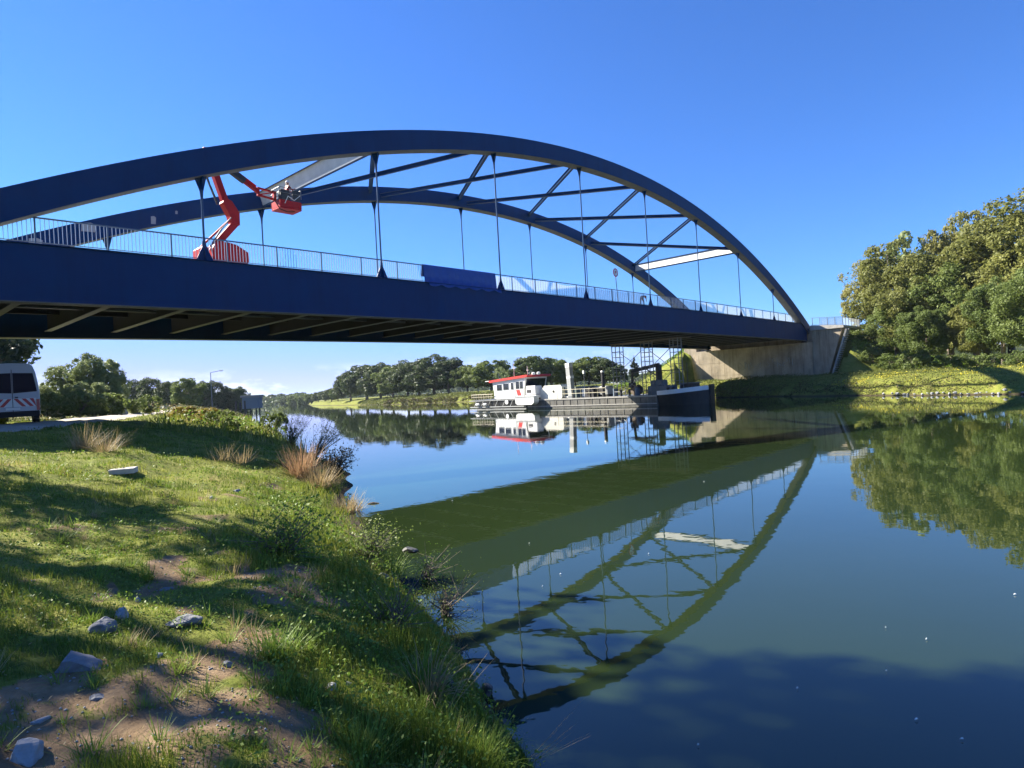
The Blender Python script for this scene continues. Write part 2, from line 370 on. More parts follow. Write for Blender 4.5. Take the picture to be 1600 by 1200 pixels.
def groundmat():
    m = bpy.data.materials.new('grassy ground'); m.use_nodes = True; t = m.node_tree; b = t.nodes['Principled BSDF']; b.inputs['Roughness'].default_value = .95; b.inputs['Specular IOR Level'].default_value = .1
    geo = N_(t,'ShaderNodeNewGeometry')
    def noise(sc_, det=6, ro=.6):
        n = N_(t,'ShaderNodeTexNoise'); n.inputs['Scale'].default_value = sc_; n.inputs['Detail'].default_value = det; n.inputs['Roughness'].default_value = ro
        t.links.new(geo.outputs['Position'], n.inputs['Vector']); return n
    def ramp(src, stops):
        r = N_(t,'ShaderNodeValToRGB'); r.color_ramp.elements[0].position = stops[0][0]; r.color_ramp.elements[0].color = (*stops[0][1],1)
        r.color_ramp.elements[1].position = stops[-1][0]; r.color_ramp.elements[1].color = (*stops[-1][1],1)
        for p, c in stops[1:-1]: e_ = r.color_ramp.elements.new(p); e_.color = (*c,1)
        t.links.new(src, r.inputs[0]); return r
    g1 = ramp(noise(.9, 10, .75).outputs['Fac'], [(.3,(.085,.11,.02)),(.5,(.18,.20,.038)),(.66,(.27,.25,.07)),(.8,(.33,.28,.13))])
    g2 = ramp(noise(14, 6, .7).outputs['Fac'], [(.3,(.45,.45,.45)),(.7,(1.25,1.25,1.25))])
    mu = N_(t,'ShaderNodeMixRGB', blend_type='MULTIPLY'); mu.inputs[0].default_value = 1; t.links.new(g1.outputs[0], mu.inputs[1]); t.links.new(g2.outputs[0], mu.inputs[2])
    dr = ramp(noise(3, 9, .75).outputs['Fac'], [(.3,(.13,.082,.045)),(.5,(.21,.145,.085)),(.7,(.30,.22,.14))])
    a = N_(t,'ShaderNodeAttribute'); a.attribute_name = 'dirt'
    nn = noise(9, 6, .7); ad = N_(t,'ShaderNodeMath', operation='MULTIPLY_ADD'); ad.inputs[1].default_value = 1.6; t.links.new(a.outputs['Fac'], ad.inputs[0])
    sb = N_(t,'ShaderNodeMath', operation='SUBTRACT'); sb.inputs[1].default_value = .9; t.links.new(nn.outputs['Fac'], sb.inputs[0]); t.links.new(sb.outputs[0], ad.inputs[2])
    cl = N_(t,'ShaderNodeMapRange'); cl.inputs[1].default_value = 0; cl.inputs[2].default_value = .35; t.links.new(ad.outputs[0], cl.inputs[0])
    mx = N_(t,'ShaderNodeMixRGB'); t.links.new(cl.outputs[0], mx.inputs[0]); t.links.new(mu.outputs[0], mx.inputs[1]); t.links.new(dr.outputs[0], mx.inputs[2])
    # wet mud close to the water level
    sz = N_(t,'ShaderNodeSeparateXYZ'); t.links.new(geo.outputs['Position'], sz.inputs[0])
    mr = N_(t,'ShaderNodeMapRange'); mr.inputs[1].default_value = .22; mr.inputs[2].default_value = .03; t.links.new(sz.outputs['Z'], mr.inputs[0])
    mx2 = N_(t,'ShaderNodeMixRGB'); mx2.inputs[2].default_value = (.055,.042,.028,1); t.links.new(mr.outputs[0], mx2.inputs[0]); t.links.new(mx.outputs[0], mx2.inputs[1])
    t.links.new(mx2.outputs[0], b.inputs['Base Color'])
    bp = N_(t,'ShaderNodeBump'); bp.inputs['Strength'].default_value = .7; bp.inputs['Distance'].default_value = .04; n5 = noise(18, 8, .7); t.links.new(n5.outputs['Fac'], bp.inputs['Height']); t.links.new(bp.outputs[0], b.inputs['Normal'])
    return m
g_me.materials.append(groundmat())
link('ground', g_me, kind='structure')

# water
def watermat():
    m = bpy.data.materials.new('canal water'); m.use_nodes = True; t = m.node_tree; b = t.nodes['Principled BSDF']
    b.inputs['Base Color'].default_value = (.050,.062,.012,1); b.inputs['Roughness'].default_value = .015; b.inputs['IOR'].default_value = 1.55
    geo = N_(t,'ShaderNodeNewGeometry'); mp = N_(t,'ShaderNodeMapping'); mp.inputs['Scale'].default_value = (1,1,1); mp.inputs['Rotation'].default_value = (0,0,.4)
    t.links.new(geo.outputs['Position'], mp.inputs[0])
    n = N_(t,'ShaderNodeTexNoise'); n.inputs['Scale'].default_value = .7; n.inputs['Detail'].default_value = 4; n.inputs['Roughness'].default_value = .55
    t.links.new(mp.outputs[0], n.inputs['Vector'])
    bp = N_(t,'ShaderNodeBump'); bp.inputs['Strength'].default_value = .065; bp.inputs['Distance'].default_value = .05; t.links.new(n.outputs['Fac'], bp.inputs['Height']); t.links.new(bp.outputs[0], b.inputs['Normal'])
    n2 = N_(t,'ShaderNodeTexNoise'); n2.inputs['Scale'].default_value = .12; n2.inputs['Detail'].default_value = 4; t.links.new(geo.outputs['Position'], n2.inputs['Vector'])
    rp = N_(t,'ShaderNodeValToRGB'); rp.color_ramp.elements[0].color = (.014,.025,.008,1); rp.color_ramp.elements[1].color = (.018,.031,.010,1); rp.color_ramp.elements[0].position=.35; rp.color_ramp.elements[1].position=.65
    t.links.new(n2.outputs['Fac'], rp.inputs[0]); t.links.new(rp.outputs[0], b.inputs['Base Color'])
    return m
wm = MB().add([(-700,-300,0),(400,-300,0),(400,700,0),(-700,700,0)], [(0,1,2,3)])
wo = wm.build('water', watermat()); wo['kind'] = 'structure'

# access track under the bridge
def strip(name, pts, half, dz, material, n=60, kind='structure'):
    P = np.array(pts); tt = np.linspace(0, len(P)-1, n); cx = np.interp(tt, range(len(P)), P[:,0]); cy = np.interp(tt, range(len(P)), P[:,1])
    dx = np.gradient(cx); dy = np.gradient(cy); l = np.hypot(dx, dy); nx, ny = dy/l, -dx/l
    VV = []; cols = np.linspace(-1, 1, 7)
    for c in cols:
        x = cx+nx*half*c; y = cy+ny*half*c; VV.append(np.stack([x, y, terrain(x, y)+dz - (.05 if abs(c) == 1 else 0)], -1))
    VV = np.stack(VV, 1).reshape(-1,3); k = len(cols); Fq = [[i*k+j, i*k+j+1, (i+1)*k+j+1, (i+1)*k+j] for i in range(n-1) for j in range(k-1)]
    me = fast_mesh(name, VV, np.array(Fq)); me.materials.append(material); me.polygons.foreach_set('use_smooth', [True]*len(me.polygons)); return link(name, me, kind=kind)
M['track'] = mat('pale gravel track', (.33,.29,.23), .95, noise=(2,(.44,.40,.33)), bump=(30,.4))
road_c = [(xl_-(11.8/.92), y_) for y_, xl_ in [(yy, float(np.interp(yy, YL, XL))) for yy in (2,10,18,26,34,45,60,80,110)]]
strip('track', road_c, 2.2, .07, M['track'], 160)

# ================================================================ BRIDGE
br = empty('arch_bridge', (B0[0], B0[1], 0), TH, 'long dark blue steel tied arch road bridge spanning the canal on slim hangers', 'bridge')
def sweep(mb, ss, zf, w0, w1, h0, h1, tan=False):
    """box swept along s; section spans w0..w1, h0..h1 measured square to the line zf"""
    vs = []; 
    for s in ss:
        e_ = .05; dz = (zf(s+e_)-zf(s-e_))/(2*e_); l = math.hypot(1, dz); nx, nz = (-dz/l, 1/l) if tan else (0, 1)
        for (w, h) in ((w0,h0),(w1,h0),(w1,h1),(w0,h1)): vs.append((s+nx*h, w, zf(s)+nz*h))
    n = len(ss); fs = [(3,2,1,0), tuple((n-1)*4+i for i in range(4))]
    for i in range(n-1):
        for a in range(4): b = (a+1) % 4; fs.append((i*4+a, i*4+b, i*4+4+b, i*4+4+a))
    mb.add(vs, fs)
def zar2(s):
    if s < 0: return zar(0) + (zar(.5)-zar(0))/.5*s
    if s > LB: return zar(LB) - (zar(LB-.5)-zar(LB))/.5*(s-LB)
    return zar(s)
SS = [-1.0 + i*(LB+2.0)/110 for i in range(111)]
for w0, w1 in ((-.45,.45),(WB-.45,WB+.45)):
    q = MB(); sweep(q, [-2.2 + i*(LB+4.2)/140 for i in range(141)], zar2, w0, w1, 0, 1.22, True)
    r_ = q.build('arch_rib', M['blue'], br, smooth=False)
    q = MB(); sweep(q, [-2.0 + i*(LB+3.8)/140 for i in range(141)], zar2, w0+.012, w1-.012, -.012, -.002, True); q.build('soffit_plate', M['under'], r_)
# weld joints of the near rib, proud cover strips
# girders
for w0, w1 in ((-.30,-.26),(WB+.26,WB+.30)):
    q = MB(); sweep(q, SS, zdk, w0, w1, -2.38, -.04); gd = q.build('main_girder', M['blue'], br)
    sgn = -1 if w0 < 5 else 1; a, b = sorted((w0 - sgn*.6, w0 + sgn*.10 + (0 if sgn < 0 else .04)))
    q = MB(); sweep(q, SS, zdk, a, b, -2.42, -2.384); q.build('bottom_flange', M['under'], gd)
    q = MB(); sweep(q, SS, zdk, min(a, a), b, -.036, 0); q.build('top_flange', M['blue'], gd)
    # slender web stiffeners behind the face, end diaphragms
    q = MB(); 
    for s in (SS[0]+.02, SS[-1]-.06): q = MB(); q.box(s, s+.04, min(w1, w0-sgn*.5), max(w1, w0-sgn*.5), zdk(s)-2.38, zdk(s)-.04); q.build('end_plate', M['blue'], gd)
for i in range(1, 19):
    s = i*LB/19+.9; q = MB(); q.box(s-.012, s+.012, -.304, -.299, zdk(s)-2.36, zdk(s)-.06); q.build('weld_seam', M['blue'], br)
    zc_ = zar2(s); dz_ = (zar2(s+.05)-zar2(s-.05))/.1; l_ = math.hypot(1, dz_); a_ = Vector((s-dz_/l_*.02, -.452, zc_+.02/l_)); b_ = Vector((s-dz_/l_*1.2, -.452, zc_+1.2/l_)); q = MB(); q.bar(a_, b_, .006, .03, up=(1,0,0)); q.build('weld_seam', M['blue'], br)
# deck slab, kerbs, crossbeams
S2 = [-3.2]+SS+[LB+1.9]
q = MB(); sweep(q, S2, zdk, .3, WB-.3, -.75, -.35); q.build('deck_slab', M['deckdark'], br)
q = MB(); sweep(q, SS, zdk, 2.3, WB-2.3, -.345, -.25); q.build('road_surface', M['asphalt'], br)
for a, b in ((.06,.42),(WB-.42,WB-.06)):
    q = MB(); sweep(q, SS, zdk, a, b, .004, .09); q.build('footway_kerb', M['kerb'], br)
for a, b in ((.42,2.3),(WB-2.3,WB-.42)):
    q = MB(); sweep(q, SS, zdk, a, b, -.344, .03); q.build('footway', M['kerb'], br)
def cb_mesh():
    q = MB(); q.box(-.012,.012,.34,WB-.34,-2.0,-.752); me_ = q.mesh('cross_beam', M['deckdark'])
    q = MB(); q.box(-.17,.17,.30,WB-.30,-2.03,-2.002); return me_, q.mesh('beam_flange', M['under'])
cbm, cbf = cb_mesh()
for i in range(28):
    s = i*LB/27; o = link('cross_beam', cbm, br, (s,0,zdk(s))); link('beam_flange', cbf, o)
for w in (3.2, 5.9, 8.9, 11.6):
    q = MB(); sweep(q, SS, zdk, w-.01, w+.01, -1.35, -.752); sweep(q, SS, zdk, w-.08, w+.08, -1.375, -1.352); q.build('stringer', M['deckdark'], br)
q = MB(); q.tube((SS[0]+.3, 6.9, zdk(0)-1.6), (LB/2, 6.9, zdk(47)-1.6), .07); q.tube((LB/2, 6.9, zdk(47)-1.6), (SS[-1]-.3, 6.9, zdk(LB)-1.6), .07); q.build('drain_pipe', M['steel'], br)
q = MB(); 
for s in (3.2, 7.0): q.box(s, s+1.3, .5, 2.6, zdk(s)-1.9, zdk(s)-1.86)
q.build('pale_plate', M['under'], br)  # two pale grey plates under the deck near its left end
# hangers with gussets
for near, wc in ((1, 0.), (0, WB)):
    for k in range(1, 9):
        s = k*KS; zb = zdk(s); zt = zar(s)
        e_ = .05; slope = (zar(s+e_)-zar(s-e_))/(2*e_)
        q = MB(); q.tube((s, wc, zb+.55), (s, wc, zt-.62), .052, n=10)
        h = q.build('hanger', M['bluepl'], br, smooth=False)
        # fish-tail plate at the arch
        dzt = lambda ds: slope*ds
        q = MB(); q.prism([(s-.05, zt-1.15),(s+.05, zt-1.15),(s+.085, zt-.7),(s+.24, zt-.18+dzt(.24)),(s+.30, zt+.02+dzt(.30)),(s-.30, zt+.02+dzt(-.30)),(s-.24, zt-.18+dzt(-.24)),(s-.085, zt-.7)], 'y', wc-.02, wc+.02)
        q.prism([(wc-.045, zt-.62),(wc+.045, zt-.62),(wc+.22, zt-.1),(wc+.3, zt+.01),(wc-.3, zt+.01),(wc-.22, zt-.1)], 'x', s-.02, s+.02)
        q.build('top_gusset', M['blue'], h)
        q = MB(); q.prism([(s-.42, zb),(s+.42, zb),(s+.36, zb+.16),(s+.10, zb+.72),(s+.06, zb+1.0),(s-.06, zb+1.0),(s-.10, zb+.72),(s-.36, zb+.16)], 'y', wc-.025, wc+.025)
        q.prism([(wc-.26, zb),(wc+.24, zb),(wc+.05, zb+.7),(wc-.05, zb+.7)], 'x', s-.02, s+.02)
        q.build('base_gusset', M['blue'], h)
# wind bracing between the arches
def node(k, w):
    s = k*KS; e_ = .05; dz = (zar(s+e_)-zar(s-e_))/(2*e_); l = math.hypot(1, dz); return Vector((s - dz/l*.62, w, zar(s) + .62/l)), Vector((1/l, 0, dz/l)), Vector((-dz/l, 0, 1/l))
for k in (2, 7):
    a, tg, nn = node(k, .452); b, _, _ = node(k, WB-.452)
    q = MB(); q.bar(a, b, .05, 1.0, up=nn)                       # web square to the arch
    q.build('portal_strut', M['strutlight'], br)
    st = list(br.children)[-1]
    q = MB()
    for sg in (-1, 1): q.bar(a + nn*.515*sg, b + nn*.515*sg, .34, .03, up=nn)
    q.build('strut_flange', M['blue'], st)
for k in range(2, 7):
    for (ka, kb) in ((k, k+1), (k+1, k)):
        a, _, n1 = node(ka + (.05 if kb > ka else -.05), .452); b, _, n2 = node(kb + (-.05 if kb > ka else .05), WB-.452); up = (n1+n2).normalized()
        off = up*(.17 if kb > ka else -.17)
        a = a + off; b = b + off
        q = MB(); q.bar(a, b, .018, .28, up=up); dgo = q.build('wind_brace', M['blue'], br)
        q = MB(); q.bar(a+up*.149, b+up*.149, .26, .018, up=up); q.bar(a-up*.149, b-up*.149, .26, .018, up=up); q.build('brace_flange', M['bluepl'] if kb < ka else M['blue'], dgo)
# primer patches on the far rib
def patch(s, w, z, a, h, face):
    q = MB(); q.prism([(s-a, z-h),(s+a*.8, z-h*.9),(s+a*1.05, z+h*.7),(s+a*.3, z+h),(s-a*.9, z+h*.8)], 'y', w, w+.006); q.build('primer_patch', M['primer'], br)
wp = WB-.459
def arch_patch(s, f_, a, h): patch(s, wp, zar(s)+.62+f_, a, h, 0)
arch_patch(9.4, .25, .42, .30); arch_patch(13.2, -.2, .16, .28); arch_patch(14.7, .02, .08, .12); arch_patch(6.6, .05, .35, .35)
# railing near side: posts, bars, rails
WR = .24
rl = MB(); sweep(rl, SS, zdk, WR-.035, WR+.035, 1.18, 1.235); sweep(rl, SS, zdk, WR-.015, WR+.015, .17, .20)
rail = rl.build('railing', M['rail'], br)
post_me = MB().box(-.03,.03,-.03,.03,.09,1.18).mesh('railing_post', M['rail'])
bar_me = MB().box(-.010,.010,-.014,.014,.20,1.18).mesh('railing_bar', M['railbright'])
brk_me = MB().cbox(-.11,.11,-.05,.07,.0,.10).mesh('post_foot', M['kerb'])
PS = 2.665
posts = [3.76 + (i-2)*PS for i in range(36)]
for s in posts:
    link('railing_post', post_me, rail, (s, WR, zdk(s)))
    if s < 60: link('post_foot', brk_me, rail, (s+.0, WR-.17, zdk(s)+.004))
nb = 0; s = -.9
while s < 24.3:
    if min(abs(s-p) for p in posts) > .06: link('railing_bar', bar_me, rail, (s, WR, zdk(s))); nb += 1
    s += .1565
q = MB(); s = 24.4
while s < LB: 
    z = zdk(s); q.box(s-.009, s+.009, WR-.012, WR+.012, z+.20, z+1.18); s += .30
tag(q.build('far_railing_bars', M['railbright'], rail), kind='stuff')
# translucent netting tied inside the railing beyond the tarpaulin
for i, s in enumerate(posts[:-1]):
    if s < 30 or 50 < s < 54: continue
    a = s+.04; b = s+PS-.04; zz = zdk((a+b)/2); sag = RNG.uniform(-.10, .03)
    q = MB(); nn_ = 6; vs = []
    for j in range(nn_+1):
        x = a+(b-a)*j/nn_; bul = .03*math.sin(j/nn_*math.pi)*RNG.uniform(.3,1.3); vs += [(x, WR+.05+bul, zdk(x)+.12), (x, WR+.05-bul, zdk(x)+1.12+sag*math.sin(j/nn_*math.pi))]
    q.add(vs, [(2*j, 2*j+2, 2*j+3, 2*j+1) for j in range(nn_)]); q.build('netting_panel', M['net'], rail)
# far railing
rl = MB(); sweep(rl, SS, zdk, WB-WR-.03, WB-WR+.03, 1.18, 1.235); fr = rl.build('railing', M['rail'], br)
for s in posts: link('railing_post', post_me, fr, (s, WB-WR, zdk(s)))
q = MB(); s = 0
while s < LB: z = zdk(s); q.box(s-.009, s+.009, WB-WR-.012, WB-WR+.012, z+.1, z+1.18); s += .32
tag(q.build('railing_bars', M['railbright'], fr), kind='stuff')
# bearings
for s in (-.4, LB+.4):
    for w in (0, WB):
        q = MB(); q.box(s-.35, s+.35, w-.35, w+.35, 6.95, 7.12); q.lathe([(.26,7.12),(.26,7.24)], (s,w,0), 12); q.build('bearing', M['darksteel'], br)

# ================================================================ ABUTMENTS
SA = LB + .15          # front face
ab = empty('bridge_abutment', (B0[0], B0[1], 0), TH, 'tall weathered concrete abutment carrying the right hand end of the blue bridge', 'abutment')
q = MB(); q.box(SA, SA+4, -1.15, 16.9, .9, 6.95); q.build('bearing_wall', M['concrete'], ab)
q = MB(); q.box(SA+1.5, SA+4.05, -1.0, 16.7, 6.954, 9.15); q.build('back_wall', M['concrete'], ab)
q = MB(); q.prism([(-1.16, .9),(-2.6, .9),(-3.2, 2.4),(-5.2, 8.62),(-1.16, 8.62)], 'x', SA+.35, SA+4.1); ww = q.build('wing_wall', M['concrete'], ab)
q = MB(); q.prism([(-1.05, 8.624),(-5.45, 8.624),(-5.45, 8.98),(-1.05, 9.35)], 'x', SA+.1, SA+9.0); cap_ = q.build('wall_cap', M['concrete2'], ab)
q = MB(); q.prism([(16.92, .9),(18.3, .9),(19.1, 7.6),(16.92, 8.4)], 'x', SA+.35, SA+4.1); q.build('wing_wall', M['concrete'], ab)
# horizontal pour joints and a vertical joint, recessed dark lines proud by a hair of formwork ribs
for z in (2.9, 4.9):
    q = MB(); q.box(SA-.018, SA+.002, -1.1, 16.85, z, z+.035); q.build('formwork_rib', M['concrete'], ab)
for w in (3.1, 7.6, 12.1):
    q = MB(); q.box(SA-.014, SA+.002, w, w+.04, 1.0, 6.9); q.build('formwork_rib', M['concrete'], ab)
M['chalk'] = mat('faded chalky paint', (.42,.41,.37), .9)
# faded scribbles on the face
rg = random.Random(4); q = MB()
for (w_a, w_b, zc) in ((9.4, 6.4, 4.2), (5.2, 1.2, 4.4)):
    w = w_a
    while w > w_b:
        pts = [(SA-.022, w + rg.uniform(-.25,.25), zc + rg.uniform(-.75,.75)) for _ in range(4)]
        q.path(pts, .028, 5); w -= .42
    q.build('graffiti', M['chalk'], ab); q = MB()
# railing on the cap
q = MB()
for s in [SA+.4+i*1.4 for i in range(7)]: q.box(s-.03, s+.03, -5.34, -5.28, 8.99, 10.15)
for w in (-5.31,-4.3,-3.3,-2.3,-1.3): q.box(SA+.37, SA+.43, w-.03, w+.03, 9.0+.09*(w+5.4), 10.15+.06*(w+5.4))
q.bar((SA+.4,-5.31,10.15),(SA+8.8,-5.31,10.15),.06,.05); q.bar((SA+.4,-5.31,10.15),(SA+.4,-1.1,10.42),.06,.05); q.bar((SA+.4,-5.31,9.12),(SA+.4,-1.1,9.42),.04,.04)
q.build('cap_railing', M['steel'], ab)
q = MB(); q.add([(SA+.45,-5.28,9.05),(SA+.45,-2.4,9.2),(SA+.45,-2.4,10.26),(SA+.45,-5.28,10.1)],[(0,1,2,3)]); q.add([(SA+.5,-5.26,9.05),(SA+8.7,-5.26,9.05),(SA+8.7,-5.26,10.1),(SA+.5,-5.26,10.1)],[(0,1,2,3)]); q.build('railing_sheet', M['net'], ab)
# slope stair beside the wing wall: cheeks and steps
q = MB(); q.bar((SA+.2,-5.75,8.4),(SA-.2,-3.75,2.2),.28,.22); q.build('stair_cheek', M['concrete2'], ab)
stp = MB().box(-.45,.45,-.16,.16,-.08,.08).mesh('step', M['concrete2'])
for i in range(22):
    f = i/21; link('step', stp, ab, (SA+.75-.4*f, -5.9+2.0*f, 8.35-6.1*f))
la = empty('bridge_abutment', (B0[0], B0[1], 0), TH, 'concrete abutment holding up the near left end of the blue bridge', 'abutment')
q = MB(); q.box(-5, -.7, -1.15, 16.9, .9, 6.95); q.build('bearing_wall', M['concrete'], la)
q = MB(); q.box(-5.05, -3, -1.0, 16.7, 6.954, 9.15); q.build('back_wall', M['concrete'], la)
for a, b in ((-2.6,-1.16),(16.92,18.2)):
    q = MB(); q.box(-19, -1.1, a, b, .9, 9.3); q.build('wing_wall', M['concrete'], la)
# approach road on both embankments
q = MB(); q.box(SA+4.2, SA+120, 1.0, WB-1.0, 9.36, 9.42); q.box(-120, -5.2, 1.0, WB-1.0, 9.36, 9.42)
o = q.build('approach_road', M['asphalt'], None, loc=(B0[0],B0[1],0), rz=TH); o['kind'] = 'structure'

# ================================================================ THINGS ON THE BRIDGE
tp = MB(); n_ = 46; vs = []
for j in range(n_+1):
    s = 24.45 + (31.2-24.45)*j/n_; f1 = .03*math.sin(j*1.3)+.02*math.sin(j*2.9+1); sg = .03*math.sin(j*.9)
    top = zdk(s)+1.25 + (.0); vs += [(s, .40+f1, zdk(s)+.5), (s, .29+f1*.4, top), (s, .20, top+.015), (s, .13+f1*.5, top-.10), (s, .07+f1, zdk(s)+.55), (s, .03+f1*1.3, zdk(s)-.02-.08*abs(math.sin(j*.55))), (s, -.35+f1*.2, zdk(s)+.03-.0), (s, -.41+f1*.5, zdk(s)-.10-.16*abs(math.sin(j*.37+.6)))]
k = 8
tp.add(vs, [(j*k+i, j*k+i+1, (j+1)*k+i+1, (j+1)*k+i) for j in range(n_) for i in range(k-1)])
o = tp.build('tarpaulin', M['tarp'], None, smooth=True, loc=(B0[0],B0[1],0), rz=TH); tag(o, 'blue tarpaulin hung over the bridge railing between two hangers', 'tarpaulin')

# articulated boom lift, frame: local x = along the bridge, y = across, z up; root on deck
LS = 13.1; LW = 4.0; zl = zdk(LS)-.25
lift = empty('boom_lift', tuple(BW(LS, LW, zl)), TH, 'red articulated boom lift standing on the bridge deck behind the railing', 'boom lift')
def LP(s, z, w=0.): return (s-LS, w, z-zl)
q = MB(); q.cbox(-1.75,1.75,-1.05,1.05,.42,.95,.08); q.build('chassis', M['red'], lift)
wheel_me = MB().lathe([(.30,-.17),(.44,-.16),(.47,-.08),(.47,.08),(.44,.16),(.30,.17)], axis='y', n=20).mesh('wheel', M['black']); rim_me = MB().lathe([(.24,-.18),(.27,-.19),(.27,.19),(.24,.18)], axis='y', n=14).mesh('rim', M['steel'])
for x in (-1.25, 1.25):
    for y in (-1.12, 1.12): o = link('wheel', wheel_me, lift, (x, y, .47)); link('rim', rim_me, o)
q = MB(); q.lathe([(.6,.951),(.6,1.08)], n=20); q.build('slew_ring', M['darksteel'], lift)
q = MB(); q.prism([(-.95,1.085),(1.55,1.085),(1.62,1.2),(1.6,1.72),(1.3,1.85),(.75,2.08),(.2,2.16),(-.45,2.14),(-.85,1.98),(-1.0,1.75)], 'y', -1.0, -.28); q.build('engine_hood', M['red'], lift)
q = MB(); q.prism([(-.95,1.085),(1.5,1.085),(1.6,1.3),(1.5,1.7),(.9,1.85),(-.9,1.85)], 'y', .28, 1.0); q.build('engine_hood', M['red'], lift)
q = MB(); q.cbox(-1.72,-1.22,-.95,.95,1.0,1.85,.12); q.build('counterweight', M['red'], lift)
p0 = LP(12.55, 11.35); p1 = LP(14.0, 13.05); p2 = LP(13.45, 14.15); p3 = LP(12.62, 16.75); p4 = LP(15.45, 15.12)
def twin(a, b, w, h, gap, name, material):
    q = MB(); 
    for g in (-gap, gap): q.bar((a[0],a[1]+g,a[2]), (b[0],b[1]+g,b[2]), w, h, up=(0,1,0)) if False else q.bar((a[0],a[1]+g,a[2]), (b[0],b[1]+g,b[2]), w, h)
    return q.build(name, material, lift)
q = MB(); q.bar(p0, p1, .34, .36); q.bar((p0[0]-.55,-.0,p0[2]+.1),(p1[0]-.28,0,p1[2]+.18),.16,.10); lb_ = q.build('lower_boom', M['red'], lift)
q = MB(); q.tube((p0[0]-.15,-.26,p0[2]+.1),(p0[0]+.5,-.26,p0[2]+1.15),.055); q.tube((p0[0]+.5,-.26,p0[2]+1.15),(p1[0]-.35,-.26,p1[2]+.2),.035); q.build('hydraulic_cylinder', M['steel'], lift)
q = MB(); q.prism([(p1[0]-.30,p1[2]-.12),(p1[0]+.14,p1[2]-.16),(p1[0]+.16,p1[2]+.55),(p2[0]+.30,p2[2]+.05),(p2[0]-.10,p2[2]+.22),(p2[0]-.22,p2[2]-.1),(p1[0]-.42,p1[2]+.35)], 'y', -.24, .24); q.build('knuckle', M['red'], lift)
q = MB(); q.bar(p2, p3, .32, .34); q.build('middle_boom', M['red'], lift)
q = MB(); q.tube((p2[0]-.55,-.2,p2[2]-.1),(p2[0]-.85,-.2,p2[2]+.7),.05); q.tube((p2[0]-.85,-.2,p2[2]+.7),(p3[0]-.42,-.2,p3[2]-.5),.035); q.bar((p2[0]-.35,.2,p2[2]-.15),(p3[0]-.4,.2,p3[2]-.3),.06,.08); q.build('hydraulic_cylinder', M['darksteel'], lift)
q = MB(); q.prism([(p3[0]-.45,p3[2]-.4),(p3[0]+.25,p3[2]-.35),(p3[0]+.5,p3[2]+.02),(p3[0]+.2,p3[2]+.25),(p3[0]-.3,p3[2]+.2)], 'y', -.26, .26); q.build('knuckle', M['red'], lift)
pm = tuple(p3[i]+(p4[i]-p3[i])*.72 for i in range(3))
q = MB(); q.bar(p3, pm, .28, .30); q.build('telescopic_boom', M['darksteel'], lift)
q = MB(); q.bar(pm, p4, .20, .22); q.tube((pm[0]-.9,.0,pm[2]+.75),(p4[0]-.1,0,p4[2]+.3),.045); q.build('boom_extension', M['red'], lift)
p5 = LP(16.45, 15.05)
q = MB(); q.bar((p4[0]-.05,0,p4[2]+.22),(p5[0],0,p5[2]+.22),.12,.10); q.bar((p4[0]-.0,0,p4[2]-.20),(p5[0],0,p5[2]-.22),.12,.10); q.bar((p4[0],0,p4[2]+.26),(p4[0],0,p4[2]-.24),.16,.12); q.bar((p5[0],0,p5[2]+.26),(p5[0],0,p5[2]-.28),.2,.14)
q.tube((p4[0],-.1,p4[2]-.2),(p5[0],-.1,p5[2]+.2),.035); q.build('jib', M['red'], lift)
# basket: floor, lower skirt and tube rails
bx0, bx1, bz = p5[0]+.06, p5[0]+1.46, p5[2]-.80
q = MB(); q.cbox(bx0, bx1, -.55, .55, bz, bz+.10, .03); bk = q.build('basket', M['red'], lift)
q = MB()
for y in (-.53,.53): q.box(bx0, bx1, y-.01, y+.01, bz+.10, bz+.50)
for x in (bx0+.02, bx1-.02): q.box(x-.01, x+.01, -.52, .52, bz+.10, bz+.50)
q.build('basket_skirt', M['red'], bk)
q = MB()
for z in (bz+.95, bz+1.25):
    for y in (-.53,.53): q.tube((bx0,y,z),(bx1,y,z),.022)
    for x in (bx0, bx1): q.tube((x,-.53,z),(x,.53,z),.022)
for x in (bx0, (bx0+bx1)/2, bx1):
    for y in (-.53,.53): q.tube((x,y,bz+.7),(x,y,bz+1.25),.022)
q.build('basket_rail', M['steel'], bk)
q = MB(); q.cbox(bx0+.1, bx0+.7, -.5, -.15, bz+.55, bz+1.15, .03); q.build('control_box', M['darksteel'], bk)
q = MB(); q.cbox(bx0+.85, bx1-.05, -.50, -.47, bz+.55, bz+1.2, .01); q.build('spray_guard', M['darksteel'], bk)
q = MB(); q.path([(bx0-.1,-.2,bz+.9),(bx0-.25,-.3,bz+.5),(bx0+.05,-.4,bz-.06),(bx0+.6,-.3,bz-.12),(bx1-.3,-.2,bz-.02)], .03, 6); q.build('hose', M['black'], bk)
q = MB(); q.path([(bx0+.3,-.56,bz+.3),(bx0+.5,-.6,bz+.75),(bx0+.9,-.58,bz+.55),(bx1-.1,-.57,bz+.9)], .022, 6); q.build('cable', M['white'], bk)
q = MB(); q.tube((bx1-.3,.3,bz+.1),(bx1-.3,.3,bz+.55),.17); q.tube((bx1-.7,.35,bz+.1),(bx1-.7,.35,bz+.45),.13); q.build('paint_drum', M['signwhite'], bk)

for ch in lift.children:
    if ch.name.split('.')[0] in ('chassis','engine_hood','counterweight','slew_ring'): ch.scale = (.76,.7,1)
    if ch.name.split('.')[0] == 'wheel': ch.location = (ch.location.x*.76, ch.location.y*.72, ch.location.z)
